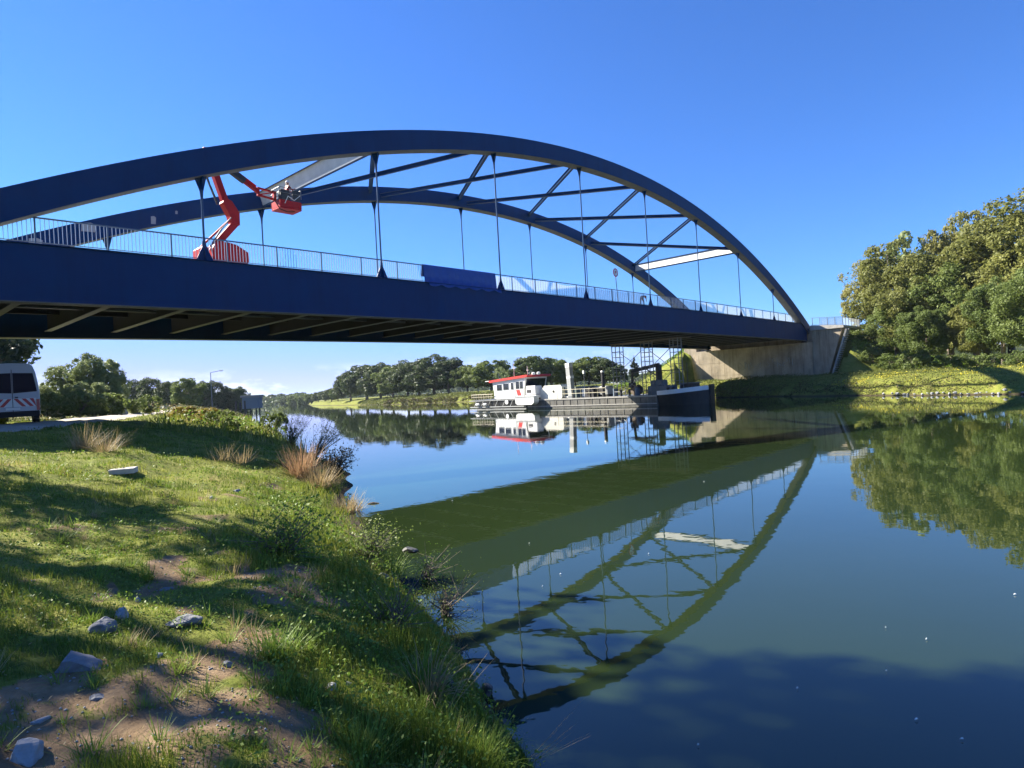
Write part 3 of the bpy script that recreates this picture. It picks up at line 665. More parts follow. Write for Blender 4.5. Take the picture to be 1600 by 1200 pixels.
# people --------------------------------------------------------------
def figure(joints, bones, radii, root='pelvis'):
    names = [root] + [n for n in joints if n != root]; idx = {n: i for i, n in enumerate(names)}
    me = bpy.data.meshes.new('body'); me.from_pydata([joints[n] for n in names], [(idx[a], idx[b]) for a, b in bones], [])
    o = bpy.data.objects.new('tmp', me); col.objects.link(o)
    md = o.modifiers.new('s', 'SKIN'); md.use_smooth_shade = True
    for n in names:
        r = radii[n]; r = r if hasattr(r, '__len__') else (r, r); me.skin_vertices[0].data[idx[n]].radius = r
    me.skin_vertices[0].data[0].use_root = True
    sm = o.modifiers.new('u', 'SUBSURF'); sm.levels = 2; sm.render_levels = 2
    dg = bpy.context.evaluated_depsgraph_get(); out = bpy.data.meshes.new_from_object(o.evaluated_get(dg)); bpy.data.objects.remove(o)
    return out
def person(name_loc, rz, label, J, jacket, hat, group=None):
    root = empty('person', name_loc, rz, label, 'person', group)
    B = [('pelvis','belly'),('belly','chest'),('chest','neck'),('neck','head0'),('head0','head1'),
         ('chest','shl'),('shl','ell'),('ell','wrl'),('wrl','hal'),('chest','shr'),('shr','elr'),('elr','wrr'),('wrr','har'),
         ('pelvis','hil'),('hil','knl'),('knl','anl'),('anl','tol'),('pelvis','hir'),('hir','knr'),('knr','anr'),('anr','tor')]
    Rd = dict(pelvis=(.15,.12),belly=(.15,.115),chest=(.17,.12),neck=.058,head0=.085,head1=.09,shl=.075,shr=.075,ell=.052,elr=.052,wrl=.036,wrr=.036,hal=.042,har=.042,
              hil=.095,hir=.095,knl=.066,knr=.066,anl=.048,anr=.048,tol=.045,tor=.045)
    me = figure(J, B, Rd)
    for mt in (jacket, M['trouser'], M['skin'], M['black']): me.materials.append(mt)
    names = list(J); P = np.array([J[n] for n in names])
    cls = dict(pelvis=1,belly=0,chest=0,neck=2,head0=2,head1=2,shl=0,shr=0,ell=0,elr=0,wrl=0,wrr=0,hal=2,har=2,hil=1,hir=1,knl=1,knr=1,anl=1,anr=1,tol=3,tor=3)
    for p in me.polygons:
        c = np.array(p.center); i = int(np.argmin(((P-c)**2).sum(1))); p.material_index = cls[names[i]]
    link('body', me, root)
    h1 = Vector(J['head1']); h0 = Vector(J['head0']); up = (h1-h0).normalized()
    q = MB(); q.lathe([(.118,-.02),(.122,.02),(.112,.07),(.075,.115),(.02,.135)], n=14); o = q.build('helmet' if hat else 'hair', M['signwhite'] if hat else M['black'], root, smooth=True)
    o.location = h1 - up*.0; o.rotation_euler = up.to_track_quat('Z', 'Y').to_euler()
    return root
# bent over by the near railing (local x = along bridge to the right)
J = dict(pelvis=(-.18,0,.93), belly=(-.04,0,1.03), chest=(.22,0,1.12), neck=(.36,0,1.10), head0=(.44,0,1.07), head1=(.55,0,1.03),
         shl=(.22,.19,1.08), ell=(.30,.22,.82), wrl=(.40,.18,.60), hal=(.44,.17,.52), shr=(.22,-.19,1.08), elr=(.33,-.21,.80), wrr=(.45,-.16,.60), har=(.50,-.15,.52),
         hil=(-.18,.11,.88), knl=(-.22,.13,.48), anl=(-.26,.14,.09), tol=(-.10,.15,.05), hir=(-.16,-.11,.88), knr=(-.02,-.13,.50), anr=(-.02,-.14,.09), tor=(.14,-.15,.05))
s_ = 52.6
person(tuple(BW(s_, .85, zdk(s_)+.03)), TH, 'worker in an orange brown jacket bending down behind the bridge railing', J, M['hivis'], False)
J2 = dict(pelvis=(0,0,.95), belly=(.02,0,1.08), chest=(.04,0,1.32), neck=(.05,0,1.48), head0=(.06,0,1.56), head1=(.08,0,1.66),
         shl=(.04,.2,1.40), ell=(.16,.26,1.18), wrl=(.38,.2,1.22), hal=(.46,.18,1.25), shr=(.04,-.2,1.40), elr=(.20,-.26,1.20), wrr=(.42,-.2,1.28), har=(.50,-.18,1.32),
         hil=(0,.11,.90), knl=(.02,.13,.50), anl=(-.02,.14,.09), tol=(.14,.15,.05), hir=(0,-.11,.90), knr=(.03,-.13,.50), anr=(0,-.14,.09), tor=(.16,-.15,.05))
c_ = lift.matrix_world if False else None
bxw = BW(LS + bx0 + .75, LW, 0); 
person((bxw[0], bxw[1], zl+bz+.10), TH, 'worker in red jacket and white helmet standing in the lift basket under the arch', J2, M['red'], True)

# traffic sign on the bridge
SS_ = 48.7; sg = empty('traffic_sign', tuple(BW(SS_, 1.1, zdk(SS_)+.03)), TH, 'round red rimmed traffic sign on a slightly leaning pole above the railing', 'traffic sign')
q = MB(); q.tube((0,0,0),(-.32,0,3.3),.035); q.build('pole', M['steel'], sg)
Rf = lambda z: (-.32*z/3.3, 0, z)
q = MB(); q.lathe([(.40,-.07),(.40,-.045)], (-.31,0,3.02), 28, 'y'); q.build('ring', M['signred'], sg)
q = MB(); q.lathe([(.30,-.076),(.30,-.072)], (-.31,0,3.02), 28, 'y'); q.build('face', M['signwhite'], sg)
q = MB(); q.bar((-.47,-.079,2.92),(-.19,-.079,3.10),.004,.07,up=(0,0,1)); q.cbox(-.45,-.22,-.082,-.078,3.03,3.14,.001); q.build('symbol', M['signred'], sg)

# ================================================================ VESSELS
A0 = G(825, 638.6, 0); A1 = G(1112, 632.2, 0); bd = (A1-A0)[:2]; BL = float(np.hypot(*bd)); BR = math.atan2(bd[1], bd[0])
_d = ray(1112, 600)[:2]; _e = np.array([math.cos(BR), math.sin(BR)]); _n = np.array([-math.sin(BR), math.cos(BR)]); _t, BL = np.linalg.solve(np.array([[_d[0], -_e[0]],[_d[1], -_e[1]]]), A0[:2] + 3.3*_n); BL = float(BL) - .1
barge = empty('work_barge', (A0[0], A0[1], 0), BR, 'long flat work barge half in the shadow of the bridge', 'barge')
# local x: stern(left) -> bow(right); local y>0: away from the camera (hull lies between 0 and 7)
W_ = 6.6
q = MB(); q.prism([(0,-.5),(BL-4.5,-.5),(BL-4.5,1.12),(0,1.12)], 'y', 0, W_)
hullb = q.build('hull', M['hullgrey'], barge)
# raked bow with rising sheer
q = MB(); n = 7; vs = []
for i in range(n+1):
    f = i/n; x = BL-4.5+4.5*f; hw = W_/2*(1-f**2.6*.82); z1 = 1.12+.33*f**1.4
    vs += [(x+.0, W_/2-hw*.86, -.5), (x, W_/2-hw, z1), (x, W_/2+hw, z1), (x, W_/2+hw*.86, -.5)]
fs = [(4*i+a, 4*i+4+a, 4*i+4+(a+1)%4, 4*i+(a+1)%4) for i in range(n) for a in range(4)] + [(0,1,2,3), (4*n+3,4*n+2,4*n+1,4*n)]
q.add(vs, fs); q.build('bow', M['hull'], barge)
q = MB()
for i in range(n):
    f0, f1 = i/n, (i+1)/n; P = []
    for f in (f0, f1): x = BL-4.5+4.5*f; hw = W_/2*(1-f**2.6*.82); P.append((x, hw, 1.12+.33*f**1.4))
    for sg_ in (-1,): q.bar((P[0][0], W_/2+sg_*(P[0][1]-.05), P[0][2]+.23), (P[1][0], W_/2+sg_*(P[1][1]-.05), P[1][2]+.23), .05, .46)
q.build('bulwark', M['white'], barge)
bw_ = [o for o in barge.children if o.name.startswith('bulwark')][0]; o = link('bulwark', bw_.data, barge, (0, W_, 0)); o.scale = (1, -1, 1)
q = MB(); q.bar((BL+.02,W_/2,-.3),(BL+.08,W_/2,2.0),.8,.22, up=(1,0,0)); q.build('stem', M['hull'], barge)
q = MB(); q.box(0, BL-4.5, -.06, -.002, 1.0, 1.16); q.box(0, BL-4.5, -.05, -.002, .22, .32); q.build('rubbing_strake', M['kerb'], barge)
for i in range(int((BL-4.5)/1.15)):
    q = MB(); x = .5+i*1.15; q.box(x, x+.07, -.04, -.002, .33, .99); q.build('hull_rib', M['hullgrey'], barge)
q = MB(); q.box(.05, BL-4.6, .08, W_-.08, 1.121, 1.15); q.build('deck_plate', M['steel'], barge)
# side railing with yellow top, between middle and tower
q = MB()
for x0_, x1_ in ((5.2, 13.0),):
    for x in np.arange(x0_, x1_+.1, 1.3): q.tube((x,.15,1.15),(x,.15,2.2),.025)
    for z in (1.7, 2.2): q.tube((x0_,.15,z),(x1_,.15,z),.03)
q.build('side_railing', M['yellow'], barge)
# spud post: tall pale square tube with a white top, dark mooring pile, small lamp mast
def bx_(px): 
    X = ray(px, 600); k_ = -X[0]*0; # local x along the barge seen at photo column px
    d = X[:2]/X[1]; a = np.array([[d[0], -math.cos(BR)],[d[1], -math.sin(BR)]]); t_, s__ = np.linalg.solve(a, A0[:2]); return s__
q = MB(); xs = bx_(884); q.bar((xs,1.0,.2),(xs-.25,1.0,4.9),.62,.62); sp_ = q.build('spud_post', M['primer'], barge)
q = MB(); q.bar((xs-.252,1.0,4.9),(xs-.28,1.0,5.45),.66,.66); q.bar((xs-.12,1.0,3.55),(xs-.16,1.0,3.85),.65,.65); q.build('white_band', M['white'], sp_)
xs = bx_(932); q = MB(); q.tube((xs,1.2,1.1),(xs,1.2,4.0),.20,n=14); mp_ = q.build('mooring_post', M['darksteel'], barge); q = MB(); q.lathe([(.22,4.0),(.24,4.05),(.18,4.22)], (xs,1.2,0)); q.build('white_cap', M['white'], mp_)
xs = bx_(904.5); q = MB(); q.tube((xs,1.0,1.1),(xs,1.0,4.0),.035); mp_ = q.build('lamp_mast', M['steel'], barge); q = MB(); q.cbox(xs-.14,xs+.14,.86,1.14,4.0,4.4,.04); q.build('lamp', M['white'], mp_)
# bow winch, bollards and hatch: dark machinery in the shade
def machine(px, y, w, h, d, nm, mt, label, cat, z0=1.15, shape=0, grp=None):
    x = bx_(px); r0 = np.array([A0[0]+math.cos(BR)*x-math.sin(BR)*y, A0[1]+math.sin(BR)*x+math.cos(BR)*y])
    rt = empty(nm, (r0[0], r0[1], z0), BR, label, cat, grp); return rt
# storage tank / sheet covered engine housing
t = machine(884, 1.6, 0,0,0, 'deck_housing', None, 'grey green ribbed engine housing with sloping end on the barge deck', 'engine housing')
q = MB(); q.prism([(-3.6,0),(1.9,0),(1.9,.75),(1.35,1.35),(-3.6,1.35)], 'y', 0, 2.6); q.build('casing', mat('grey green paint', (.16,.20,.19), .5, noise=(2,(.11,.14,.13))), t)
for x in (-2.7,-1.5,-.3,.9): q = MB(); q.box(x, x+.09, -.04, -.002, .02, 1.33); q.build('rib', M['steel'], t)
q = MB(); q.path([(-2.6,-.08,1.3),(-2.3,-.12,.7),(-1.8,-.12,.2),(-.8,-.1,.06)], .055); q.build('hose', M['white'], t)
t = machine(851, 1.2, 0,0,0, 'tank', None, 'cream white steel tank with chamfered corners at the stern of the barge', 'tank')
q = MB(); q.prism([(-2.1,.0),(1.6,.0),(1.75,.2),(1.75,1.45),(1.5,1.7),(-1.3,1.7),(-2.1,1.1)], 'y', 0, 2.0); q.build('shell', mat('cream paint', (.72,.70,.60), .5, noise=(1.5,(.6,.58,.48))), t)
q = MB(); q.lathe([(.16,-.03),(.16,-.002)], (.3,0,.9), 14, 'y'); q.build('filler_cap', M['black'], t)
t = machine(909, 1.4, 0,0,0, 'winch', None, 'small dark deck winch beside the mooring post', 'winch')
q = MB(); q.lathe([(.5,-.5),(.5,-.42),(.28,-.4),(.28,.4),(.5,.42),(.5,.5)], (0,.4,.7), 16, 'y'); q.build('drum', M['darksteel'], t)
q = MB(); q.box(-.6,.6,-.1,.0,0,.8); q.box(-.6,.6,.85,.95,0,.8); q.box(-.75,.75,-.2,1.0,0,.08); q.build('frame', M['darksteel'], t)
q = MB(); q.cbox(-1.3,-.75,0,.8,.1,1.1,.05); q.build('motor', M['white'], t)
t = machine(1010, 2.4, 0,0,0, 'deck_crane', None, 'dark deck crane with a thick column amid the scaffolding', 'crane')
q = MB(); q.tube((0,0,0),(0,0,3.3),.42,.34,n=16); q.build('column', M['darksteel'], t)
q = MB(); q.cbox(-1.1,.9,-.8,.9,0,1.0,.08); q.cbox(-.75,.7,-.6,.6,1.002,1.6,.08); q.build('base', mat('blue grey paint', (.10,.14,.17), .5), t)
q = MB(); q.bar((.1,0,3.3),(-3.6,0,2.75),.32,.36); q.bar((-3.55,0,2.75),(-3.7,0,1.5),.2,.22); q.build('jib', M['darksteel'], t)
q = MB(); q.tube((.0,.0,1.9),(-1.6,0,2.85),.08); q.build('hydraulic_cylinder', M['steel'], t)
q = MB(); q.cbox(-4.0,-3.4,-.35,.35,.9,1.5,.06); q.build('grab', M['darksteel'], t)
t = machine(1056, 2.0, 0,0,0, 'hatch_box', None, 'dark square locker standing near the bow of the barge', 'locker', z0=1.15)
q = MB(); q.cbox(-.9,.8,0,1.3,0,1.05,.05); q.build('box', M['darksteel'], t); q = MB(); q.cbox(-1.0,.9,-.1,1.4,1.052,1.14,.03); q.build('lid', M['steel'], t)
t = machine(1030, 1.2, 0,0,0, 'pallet_box', None, 'low grey site box on the barge deck right of the crane', 'box')
q = MB(); q.cbox(-.8,.8,0,1,.12,.95,.05); q.build('box', M['bluegrey'], t); q = MB(); q.box(-.8,.8,.05,.15,0,.118); q.box(-.8,.8,.85,.95,0,.118); q.build('skid', M['wood'], t)
for px, yy in ((965,.5),(975,.9),(1038,.6),(1046,.6),(918,.4)):
    x = bx_(px); q = MB(); q.tube((x,yy,1.15),(x,yy,1.75),.13,n=12); q.lathe([(.13,1.75),(.2,1.78),(.2,1.86),(.1,1.9)], (x,yy,0)); q.build('bollard', M['darksteel'], barge)
for px, yy, lb in ((947,1.6,'dark oil drum on the barge deck left of the first scaffold tower'),(984,1.3,'dark oil drum between the first tower and the crane'),(1024,2.2,'dark oil drum right of the crane base')):
    t = machine(px, yy, 0,0,0, 'oil_drum', None, lb, 'drum', grp='oil drums on the barge'); q = MB(); q.lathe([(.28,0),(.29,.02),(.28,.3),(.295,.31),(.28,.32),(.28,.6),(.295,.61),(.28,.62),(.28,.88),(.29,.9),(.25,.88)], n=14); q.build('drum_body', M['bluegrey'], t)
t = machine(972, 2.6, 0,0,0, 'cable_reel', None, 'wooden cable reel standing on edge beside the first scaffold tower', 'cable reel'); q = MB(); q.lathe([(.6,-.4),(.6,-.34),(.28,-.33),(.28,.33),(.6,.34),(.6,.4)], (0,0,.6), 18, 'y'); q.build('reel', M['wood'], t)
t = machine(920, 2.2, 0,0,0, 'compressor', None, 'grey compressor box with dark grille beside the mooring post', 'compressor'); q = MB(); q.cbox(-1.0,1.0,0,1.1,.25,1.25,.1); q.build('housing', M['primer'], t); q = MB(); q.box(-.8,.2,-.03,-.002,.45,1.05); q.build('grille', M['darksteel'], t); q = MB(); q.box(-.95,.95,.1,1.0,0,.248); q.build('chassis', M['black'], t)
# a short flag staff at the bow
q = MB(); q.tube((BL-1.4,1.2,1.8),(BL-1.4,1.2,4.4),.035); q.build('flag_staff', M['darksteel'], barge)

# scaffolding towers under the bridge
sc0 = np.array([A0[0], A0[1]])
scaf = empty('scaffolding', (A0[0], A0[1], 1.15), BR, 'steel scaffold towers with cross braces rising from the barge to the bridge underside', 'scaffolding')
tow = []
for (pa, pb, ytw) in ((957.5, 972, 2.6), (1003.5, 1019, 2.6), (1050, 1065.5, 2.6)):
    xa, xb = bx_(pa), bx_(pb); y0, y1 = 1.1, 1.75; d_ = y0*.75
    xa, xb = xa-.75, xb-.95; tow.append((xa, xb))
    top = 5.95
    for x in (xa, xb):
        for y in (y0, y1): q = MB(); q.tube((x,y,0),(x,y,top),.05); q.build('upright', M['steel'], scaf)
    step_ = .5 if tow and len(tow) == 2 else .62
    z = .5
    while z < top-.1:
        for y in (y0, y1): q = MB(); q.tube((xa,y,z),(xb,y,z),.030); q.build('rung', M['steel'], scaf)
        z += step_ if z > 2.8 else .9
    for x in (xa, xb):
        for z in (1.0, 3.0, 5.0): q = MB(); q.tube((x,y0,z),(x,y1,z),.03); q.build('ledger', M['steel'], scaf)
for i in range(2):
    a = tow[i][1]; b = tow[i+1][0]
    for z0_, z1_ in ((2.9, 4.9), (.3, 2.3)):
        for y in (1.1,):
            for u_, v_ in ((z0_, z1_), (z1_, z0_)): q = MB(); q.tube((a,y,u_),(b,y,v_),.034); q.build('brace', M['steel'], scaf)
    q = MB(); q.box(a-.1, b+.1, 1.0, 3.4, 2.55, 2.62); q.build('platform', M['darksteel'], scaf)
q = MB(); q.box(tow[0][0]-.2, tow[2][1]+.2, 1.0, 3.4, top, top+.06); q.build('platform', M['wood'], scaf)

# push boat
C0 = G(733, 640.6, 0); C1 = G(826, 638.6, 0); cdv = (C1-C0)[:2]; CL = float(np.hypot(*cdv)); CR = math.atan2(cdv[1], cdv[0])
def cx_(px):
    X = ray(px, 600); d = X[:2]/X[1]; a = np.array([[d[0], -math.cos(CR)],[d[1], -math.sin(CR)]]); t_, s__ = np.linalg.solve(a, C0[:2]); return s__
boat = empty('push_boat', (C0[0], C0[1], 0), CR, 'small white push boat with red wheelhouse roof and black hull, moored to the barge', 'boat')
q = MB(); n = 10; vs = []
for i in range(n+1):
    f = i/n; x = CL*f; hw = 2.5*(1-.5*max(0,(.18-f)/.18)**2)*(1-.25*max(0,(f-.85)/.15)**2); z1 = 1.30+.10*f
    vs += [(x+.25*(1-f), 2.5-hw*.88, -.5), (x, 2.5-hw, z1), (x, 2.5+hw, z1), (x+.25*(1-f), 2.5+hw*.88, -.5)]
q.add(vs, [(4*i+a, 4*i+4+a, 4*i+4+(a+1)%4, 4*i+(a+1)%4) for i in range(n) for a in range(4)] + [(0,1,2,3), (4*n+3,4*n+2,4*n+1,4*n)]); q.build('hull', M['hull'], boat)
q = MB(); q.box(.4, CL-.4, -.10, -.03, .30, .40); q.box(.3, CL-.3, -.10, -.03, 1.20, 1.27); q.box(.3,CL-.3,-.12,-.03,.03,.09); q.build('rubbing_strake', M['primer'], boat)
for i in range(6):
    x = 1.3+i*1.55; q = MB(); q.bar((x,-.06,.40),(x+.55,-.06,1.16),.07,.05); q.build('hull_rib', M['primer'], boat)
for px in (746.5, 758): x = cx_(px); q = MB(); q.lathe([(.13,-.35),(.19,-.2),(.19,.2),(.13,.35)], (x,-.22,.72), 12, 'x'); q.build('fender', M['white'], boat)
x = cx_(791); q = MB(); q.lathe([(.17,-.12),(.30,-.12),(.30,-.04),(.17,-.04)], (x,0,.95), 16, 'y'); q.build('tyre_fender', M['signwhite'], boat)
q = MB(); q.box(.3, CL-.4, .15, 4.85, 1.32, 1.36); q.build('deck', M['steel'], boat)
q = MB()
for x in np.arange(.3, cx_(766), .55): q.tube((x,.35,1.36),(x,.35,2.1),.03)
q.tube((.3,.35,2.1),(cx_(766),.35,2.1),.04); q.tube((.3,.35,1.75),(cx_(766),.35,1.75),.025); q.tube((.3,4.6,2.1),(cx_(766),4.6,2.1),.04); q.build('stern_railing', M['yellow'], boat)
xa, xb, xc = cx_(766.5), cx_(812), cx_(814)+.72
q = MB(); q.prism([(xa,1.36),(xc-.9,1.36),(xc-.75,2.6),(xc-.35,4.1),(xa-.25,3.72),(xa,2.4)], 'y', .55, 4.45); wh = q.build('wheelhouse', M['white'], boat)
def wnd(p0_, p1_, z0_, z1_, frame=.05, y=.545):
    q = MB(); q.box(p0_-frame, p1_+frame, y-.03, y, z0_-frame, z1_+frame); o = q.build('window', M['white'], wh)
    q = MB(); q.box(p0_, p1_, y-.045, y-.032, z0_, z1_); q.build('pane', M['glass'], o)
wnd(cx_(771.5), cx_(779), 2.55, 3.35); wnd(cx_(781.5), cx_(789.5), 2.6, 3.45); wnd(cx_(793.5), cx_(797), 2.6, 3.5); wnd(cx_(801), cx_(806.5), 2.65, 3.6); wnd(cx_(807.5), cx_(812), 2.65, 3.6)
q = MB(); q.prism([(.75,2.6),(4.25,2.6),(4.25,3.85),(.75,3.85)], 'x', xc-.62, xc-.60); 
q = MB(); q.bar((xc-.66,.8,2.7),(xc-.36,.8,3.9),.02,.02); q.add([(xc-.70,.75,2.65),(xc-.70,4.25,2.65),(xc-.37,4.25,3.9),(xc-.37,.75,3.9)],[(0,1,2,3)]); q.build('front_window', M['glass'], wh)
q = MB(); q.box(cx_(799)-.0, cx_(799)+.03, .515, .545, 1.4, 3.7); q.build('door_seam', M['primer'], wh)
q = MB(); q.prism([(cx_(803),1.75),(cx_(809),1.75),(cx_(806.5),2.5),(cx_(801),2.5)], 'y', .53, .545); q.build('red_panel', M['boatred'], wh)
q = MB(); q.prism([(xa-.75,3.73),(xa-.6,3.68),(xc-.1,4.11),(xc+.25,4.25),(xc+.1,4.42),(xa-.7,3.98)], 'y', .30, 4.7); rf = q.build('roof', M['boatred'], boat)
for px, h in ((788.5,2.1),(809.5,1.5)): x = cx_(px); q = MB(); q.tube((x,1.8,4.0),(x,1.8,4.1+h),.025); q.tube((x-.2,1.8,4.0+h*.7),(x+.2,1.8,4.0+h*.7),.02); q.build('antenna', M['white'], rf)
for px in (823,831): x = cx_(px); q = MB(); q.lathe([(.1,4.35),(.24,4.4),(.24,4.62),(.1,4.7)], (x,1.3,0)); q.build('searchlight', M['white'], rf)
q = MB(); q.tube((xa-.75,1.0,3.95),(xa-2.3,1.0,3.9),.04); q.build('boat_hook', M['white'], rf)
q = MB(); q.box(xc-.5, xc+1.6, .4, 4.4, 1.37, 1.75); q.build('fore_deck_coaming', M['white'], boat)
t = empty('generator', (C0[0]+math.cos(CR)*(cx_(824))-math.sin(CR)*.5, C0[1]+math.sin(CR)*(cx_(824))+math.cos(CR)*.5, 1.78), CR, 'white boxy generator on the fore deck between boat and barge', 'generator')
q = MB(); q.cbox(-.9,.9,0,1.2,.05,1.15,.06); q.build('housing', M['white'], t); q = MB(); q.box(-.7,.1,-.03,-.002,.25,.65); q.build('grille', M['darksteel'], t)
q = MB(); q.box(-.9,.9,.05,.15,0,.048); q.box(-.9,.9,1.05,1.15,0,.048); q.build('skid', M['steel'], t)
t = empty('work_float', (C0[0]+math.cos(CR)*(cx_(826))-math.sin(CR)*-1.0, C0[1]+math.sin(CR)*(cx_(826))+math.cos(CR)*-1.0, 0), CR, 'white dinghy hanging alongside between the push boat and the barge', 'dinghy')
q = MB(); q.prism([(-1.5,.75),(-1.1,.55),(1.5,.55),(1.9,.8),(2.0,1.65),(-1.55,1.65)], 'y', -.1, .8); q.build('hull', M['white'], t); q = MB(); q.box(-1.6,2.05,-.14,-.102,1.52,1.68); q.build('gunwale', M['primer'], t)

# ================================================================ VAN
vd = ray(62, 650); vy = 31.2; vx1 = vd[0]/vd[1]*vy
VR_ = math.atan2(.79, -.61)     # heading away from the camera, along the track
vz = T1(-23.6, 31.5)+.09
van = empty('parked_van', (vx1-.84, vy-.55, vz), VR_ - math.pi/2, 'white high roof van on the track under the bridge, red chevrons on its rear', 'van')
# local: x right, y forward, rear face at y=0
q = MB(); n = 9; prof = [(-.99,.42),(-1.0,1.0),(-1.0,1.45),(-.95,1.9),(-.88,2.35),(-.78,2.66),(-.66,2.76),(0,2.79),(.66,2.76),(.78,2.66),(.88,2.35),(.95,1.9),(1.0,1.45),(1.0,1.0),(.99,.42)]
vs = []; ys = [0,.06,.12,3.9,4.7,5.3,5.9]; 
for j, y in enumerate(ys):
    sc_ = [0.985,1,1,1,1,1,.93][j]; tp_ = [1,1,1,1,.93,.68,.45][j]
    for x, z in prof: vs.append((x*sc_, y, .42+(z-.42)*tp_))
k = len(prof); fs = [tuple(range(k-1,-1,-1)), tuple(range((len(ys)-1)*k, len(ys)*k))]
for j in range(len(ys)-1):
    for i in range(k): fs.append((j*k+i, j*k+(i+1)%k, (j+1)*k+(i+1)%k, (j+1)*k+i))
q.add(vs, fs); vb = q.build('body', M['whitemetal'], van)
for sx0 in (-1, 1):
    a, b = sorted((.03*sx0, .84*sx0)); c_ = .80 if sx0 > 0 else -.80
    q = MB(); q.prism([(.03*sx0,1.42),(.90*sx0,1.48),(.86*sx0,1.8),(.77*sx0,2.32),(.03*sx0,2.34)], 'y', -.022, -.003); q.build('rear_window', M['glassblue'], van)
    q = MB(); q.prism([(.02*sx0,.55),(.94*sx0,.55),(.95*sx0,1.38),(.02*sx0,1.38)], 'y', -.016, -.002); dr_ = q.build('rear_door', M['whitemetal'], van)
    q = MB(); q.box(min(.985*sx0,.86*sx0), max(.985*sx0,.86*sx0), -.05, -.018, .62, 1.12); q.build('tail_light', M['lampred'], van)
    for i in range(3):       # chevron stripes falling outwards
        x0_ = .03+i*.29; q = MB(); pts = [(x0_*sx0,1.17),(min(x0_+.15,.86)*sx0,1.17),(min(x0_+.15+.30,.86)*sx0,.81),((min(x0_+.30,.84))*sx0,.81)]
        q.prism(pts, 'y', -.026, -.018); q.build('chevron_stripe', M['chevred'], dr_)
q = MB(); q.box(-.86,.86,-.0195,-.0165,.80,1.18); q.build('chevron_board', M['signwhite'], van)
q = MB(); q.cbox(-.97,.97,-.14,.10,.34,.60,.04); q.build('bumper', M['black'], van)
q = MB(); q.box(-.26,.26,-.035,-.018,.66,.77); q.build('number_plate', M['signwhite'], van)
q = MB(); q.box(-.012,.012,-.028,-.003,.6,2.5); q.build('door_seam', M['black'], van)
q = MB(); q.box(.08,.2,-.05,-.018,1.2,1.26); q.build('door_handle', M['black'], van)
van.scale = (1.05,1.05,1.05)
vw = MB().lathe([(.22,-.11),(.33,-.11),(.35,-.05),(.35,.05),(.33,.11),(.22,.11)], axis='x', n=20).mesh('wheel', M['black']); vr = MB().lathe([(.2,-.115),(.21,.115)], axis='x', n=16).mesh('rim', M['steel'])
for x in (-.86,.86):
    for y in (1.0, 4.6): o = link('wheel', vw, van, (x,y,.35)); link('rim', vr, o)
q = MB(); q.box(-.6,.6,.3,4.8,.40,.43); q.build('underbody', M['black'], van)

# air: one closed box of thin haze round everything
hzm = bpy.data.materials.new('haze'); hzm.use_nodes = True; t_ = hzm.node_tree; t_.nodes.clear(); o_ = N_(t_, 'ShaderNodeOutputMaterial'); pv = N_(t_, 'ShaderNodeVolumePrincipled')
pv.inputs['Color'].default_value = (.72,.84,1,1); pv.inputs['Density'].default_value = .00010; pv.inputs['Anisotropy'].default_value = .25; t_.links.new(pv.outputs[0], o_.inputs['Volume'])
hb = MB().box(-6000,6000,-6000,6000,-5,48).build('haze', hzm); tag(hb, kind='stuff')
sc.cycles.volume_bounces = 0
# ================================================================ VEGETATION
def leaf_quads(C, size, rng, up=.35, asp=.62, norm=None):
    n = len(C); d = rng.normal(size=(n,3)); 
    if norm is not None: d = d*.75 + norm*1.0
    d[:,2] += up; d /= np.linalg.norm(d, axis=1)[:,None]
    t = rng.normal(size=(n,3)); t -= (t*d).sum(1)[:,None]*d; t /= np.linalg.norm(t, axis=1)[:,None]; b = np.cross(d, t)
    s = (size*rng.uniform(.6, 1.35, n))[:,None]
    V = np.stack([C - t*s, C - b*s*asp*.9 + d*s*.18, C + t*s, C + b*s*asp], 1).reshape(-1,3)
    return V, np.arange(4*n).reshape(-1,4)
def crown_mesh(name, n, rx, ry, rz, zc, nl, lr, ls, seed, material, low=.0, spire=0, holes=.25):
    rng = np.random.default_rng(seed); L = []
    while len(L) < nl:
        p = rng.uniform(-1,1,3); r = np.linalg.norm(p)
        if r > 1 or r < .35: continue
        if p[2] < -.75+low: continue
        L.append(p)
    L = np.array(L); 
    if spire: 
        f = np.clip((1-L[:,2])/2, .05, 1)**.9; L[:,0] *= f*1.15; L[:,1] *= f*1.15
    lc = L*np.array([rx,ry,rz])*.80 + np.array([0,0,zc]); lrad = lr*rng.uniform(.6,1.3,nl)*(np.clip((1.15-L[:,2])/1.6,.3,1) if spire else 1)
    k = rng.integers(0, nl, n); d = rng.normal(size=(n,3)); d /= np.linalg.norm(d,axis=1)[:,None]
    out = L/np.linalg.norm(L,axis=1)[:,None]
    d = d + out[k]*.55 + np.array([0,0,.15]); d /= np.linalg.norm(d,axis=1)[:,None]
    rad = lrad[k]*(rng.uniform(.25,1.,n)**.45)*rng.uniform(.85,1.12,n)
    C = lc[k] + d*rad[:,None]*np.array([1,1,.82])
    # gaps: drop leaves where a 3-D noise is low
    h = fbm(C[:,0]*.9+C[:,2]*.7, C[:,1]*.9-C[:,2]*.6, seed, 2); keep = h > holes; C = C[keep]; d = d[keep]
    V, F = leaf_quads(C, ls, rng, .15, norm=d*1.1); me = fast_mesh(name, V, F); me.materials.append(material); return me, lc
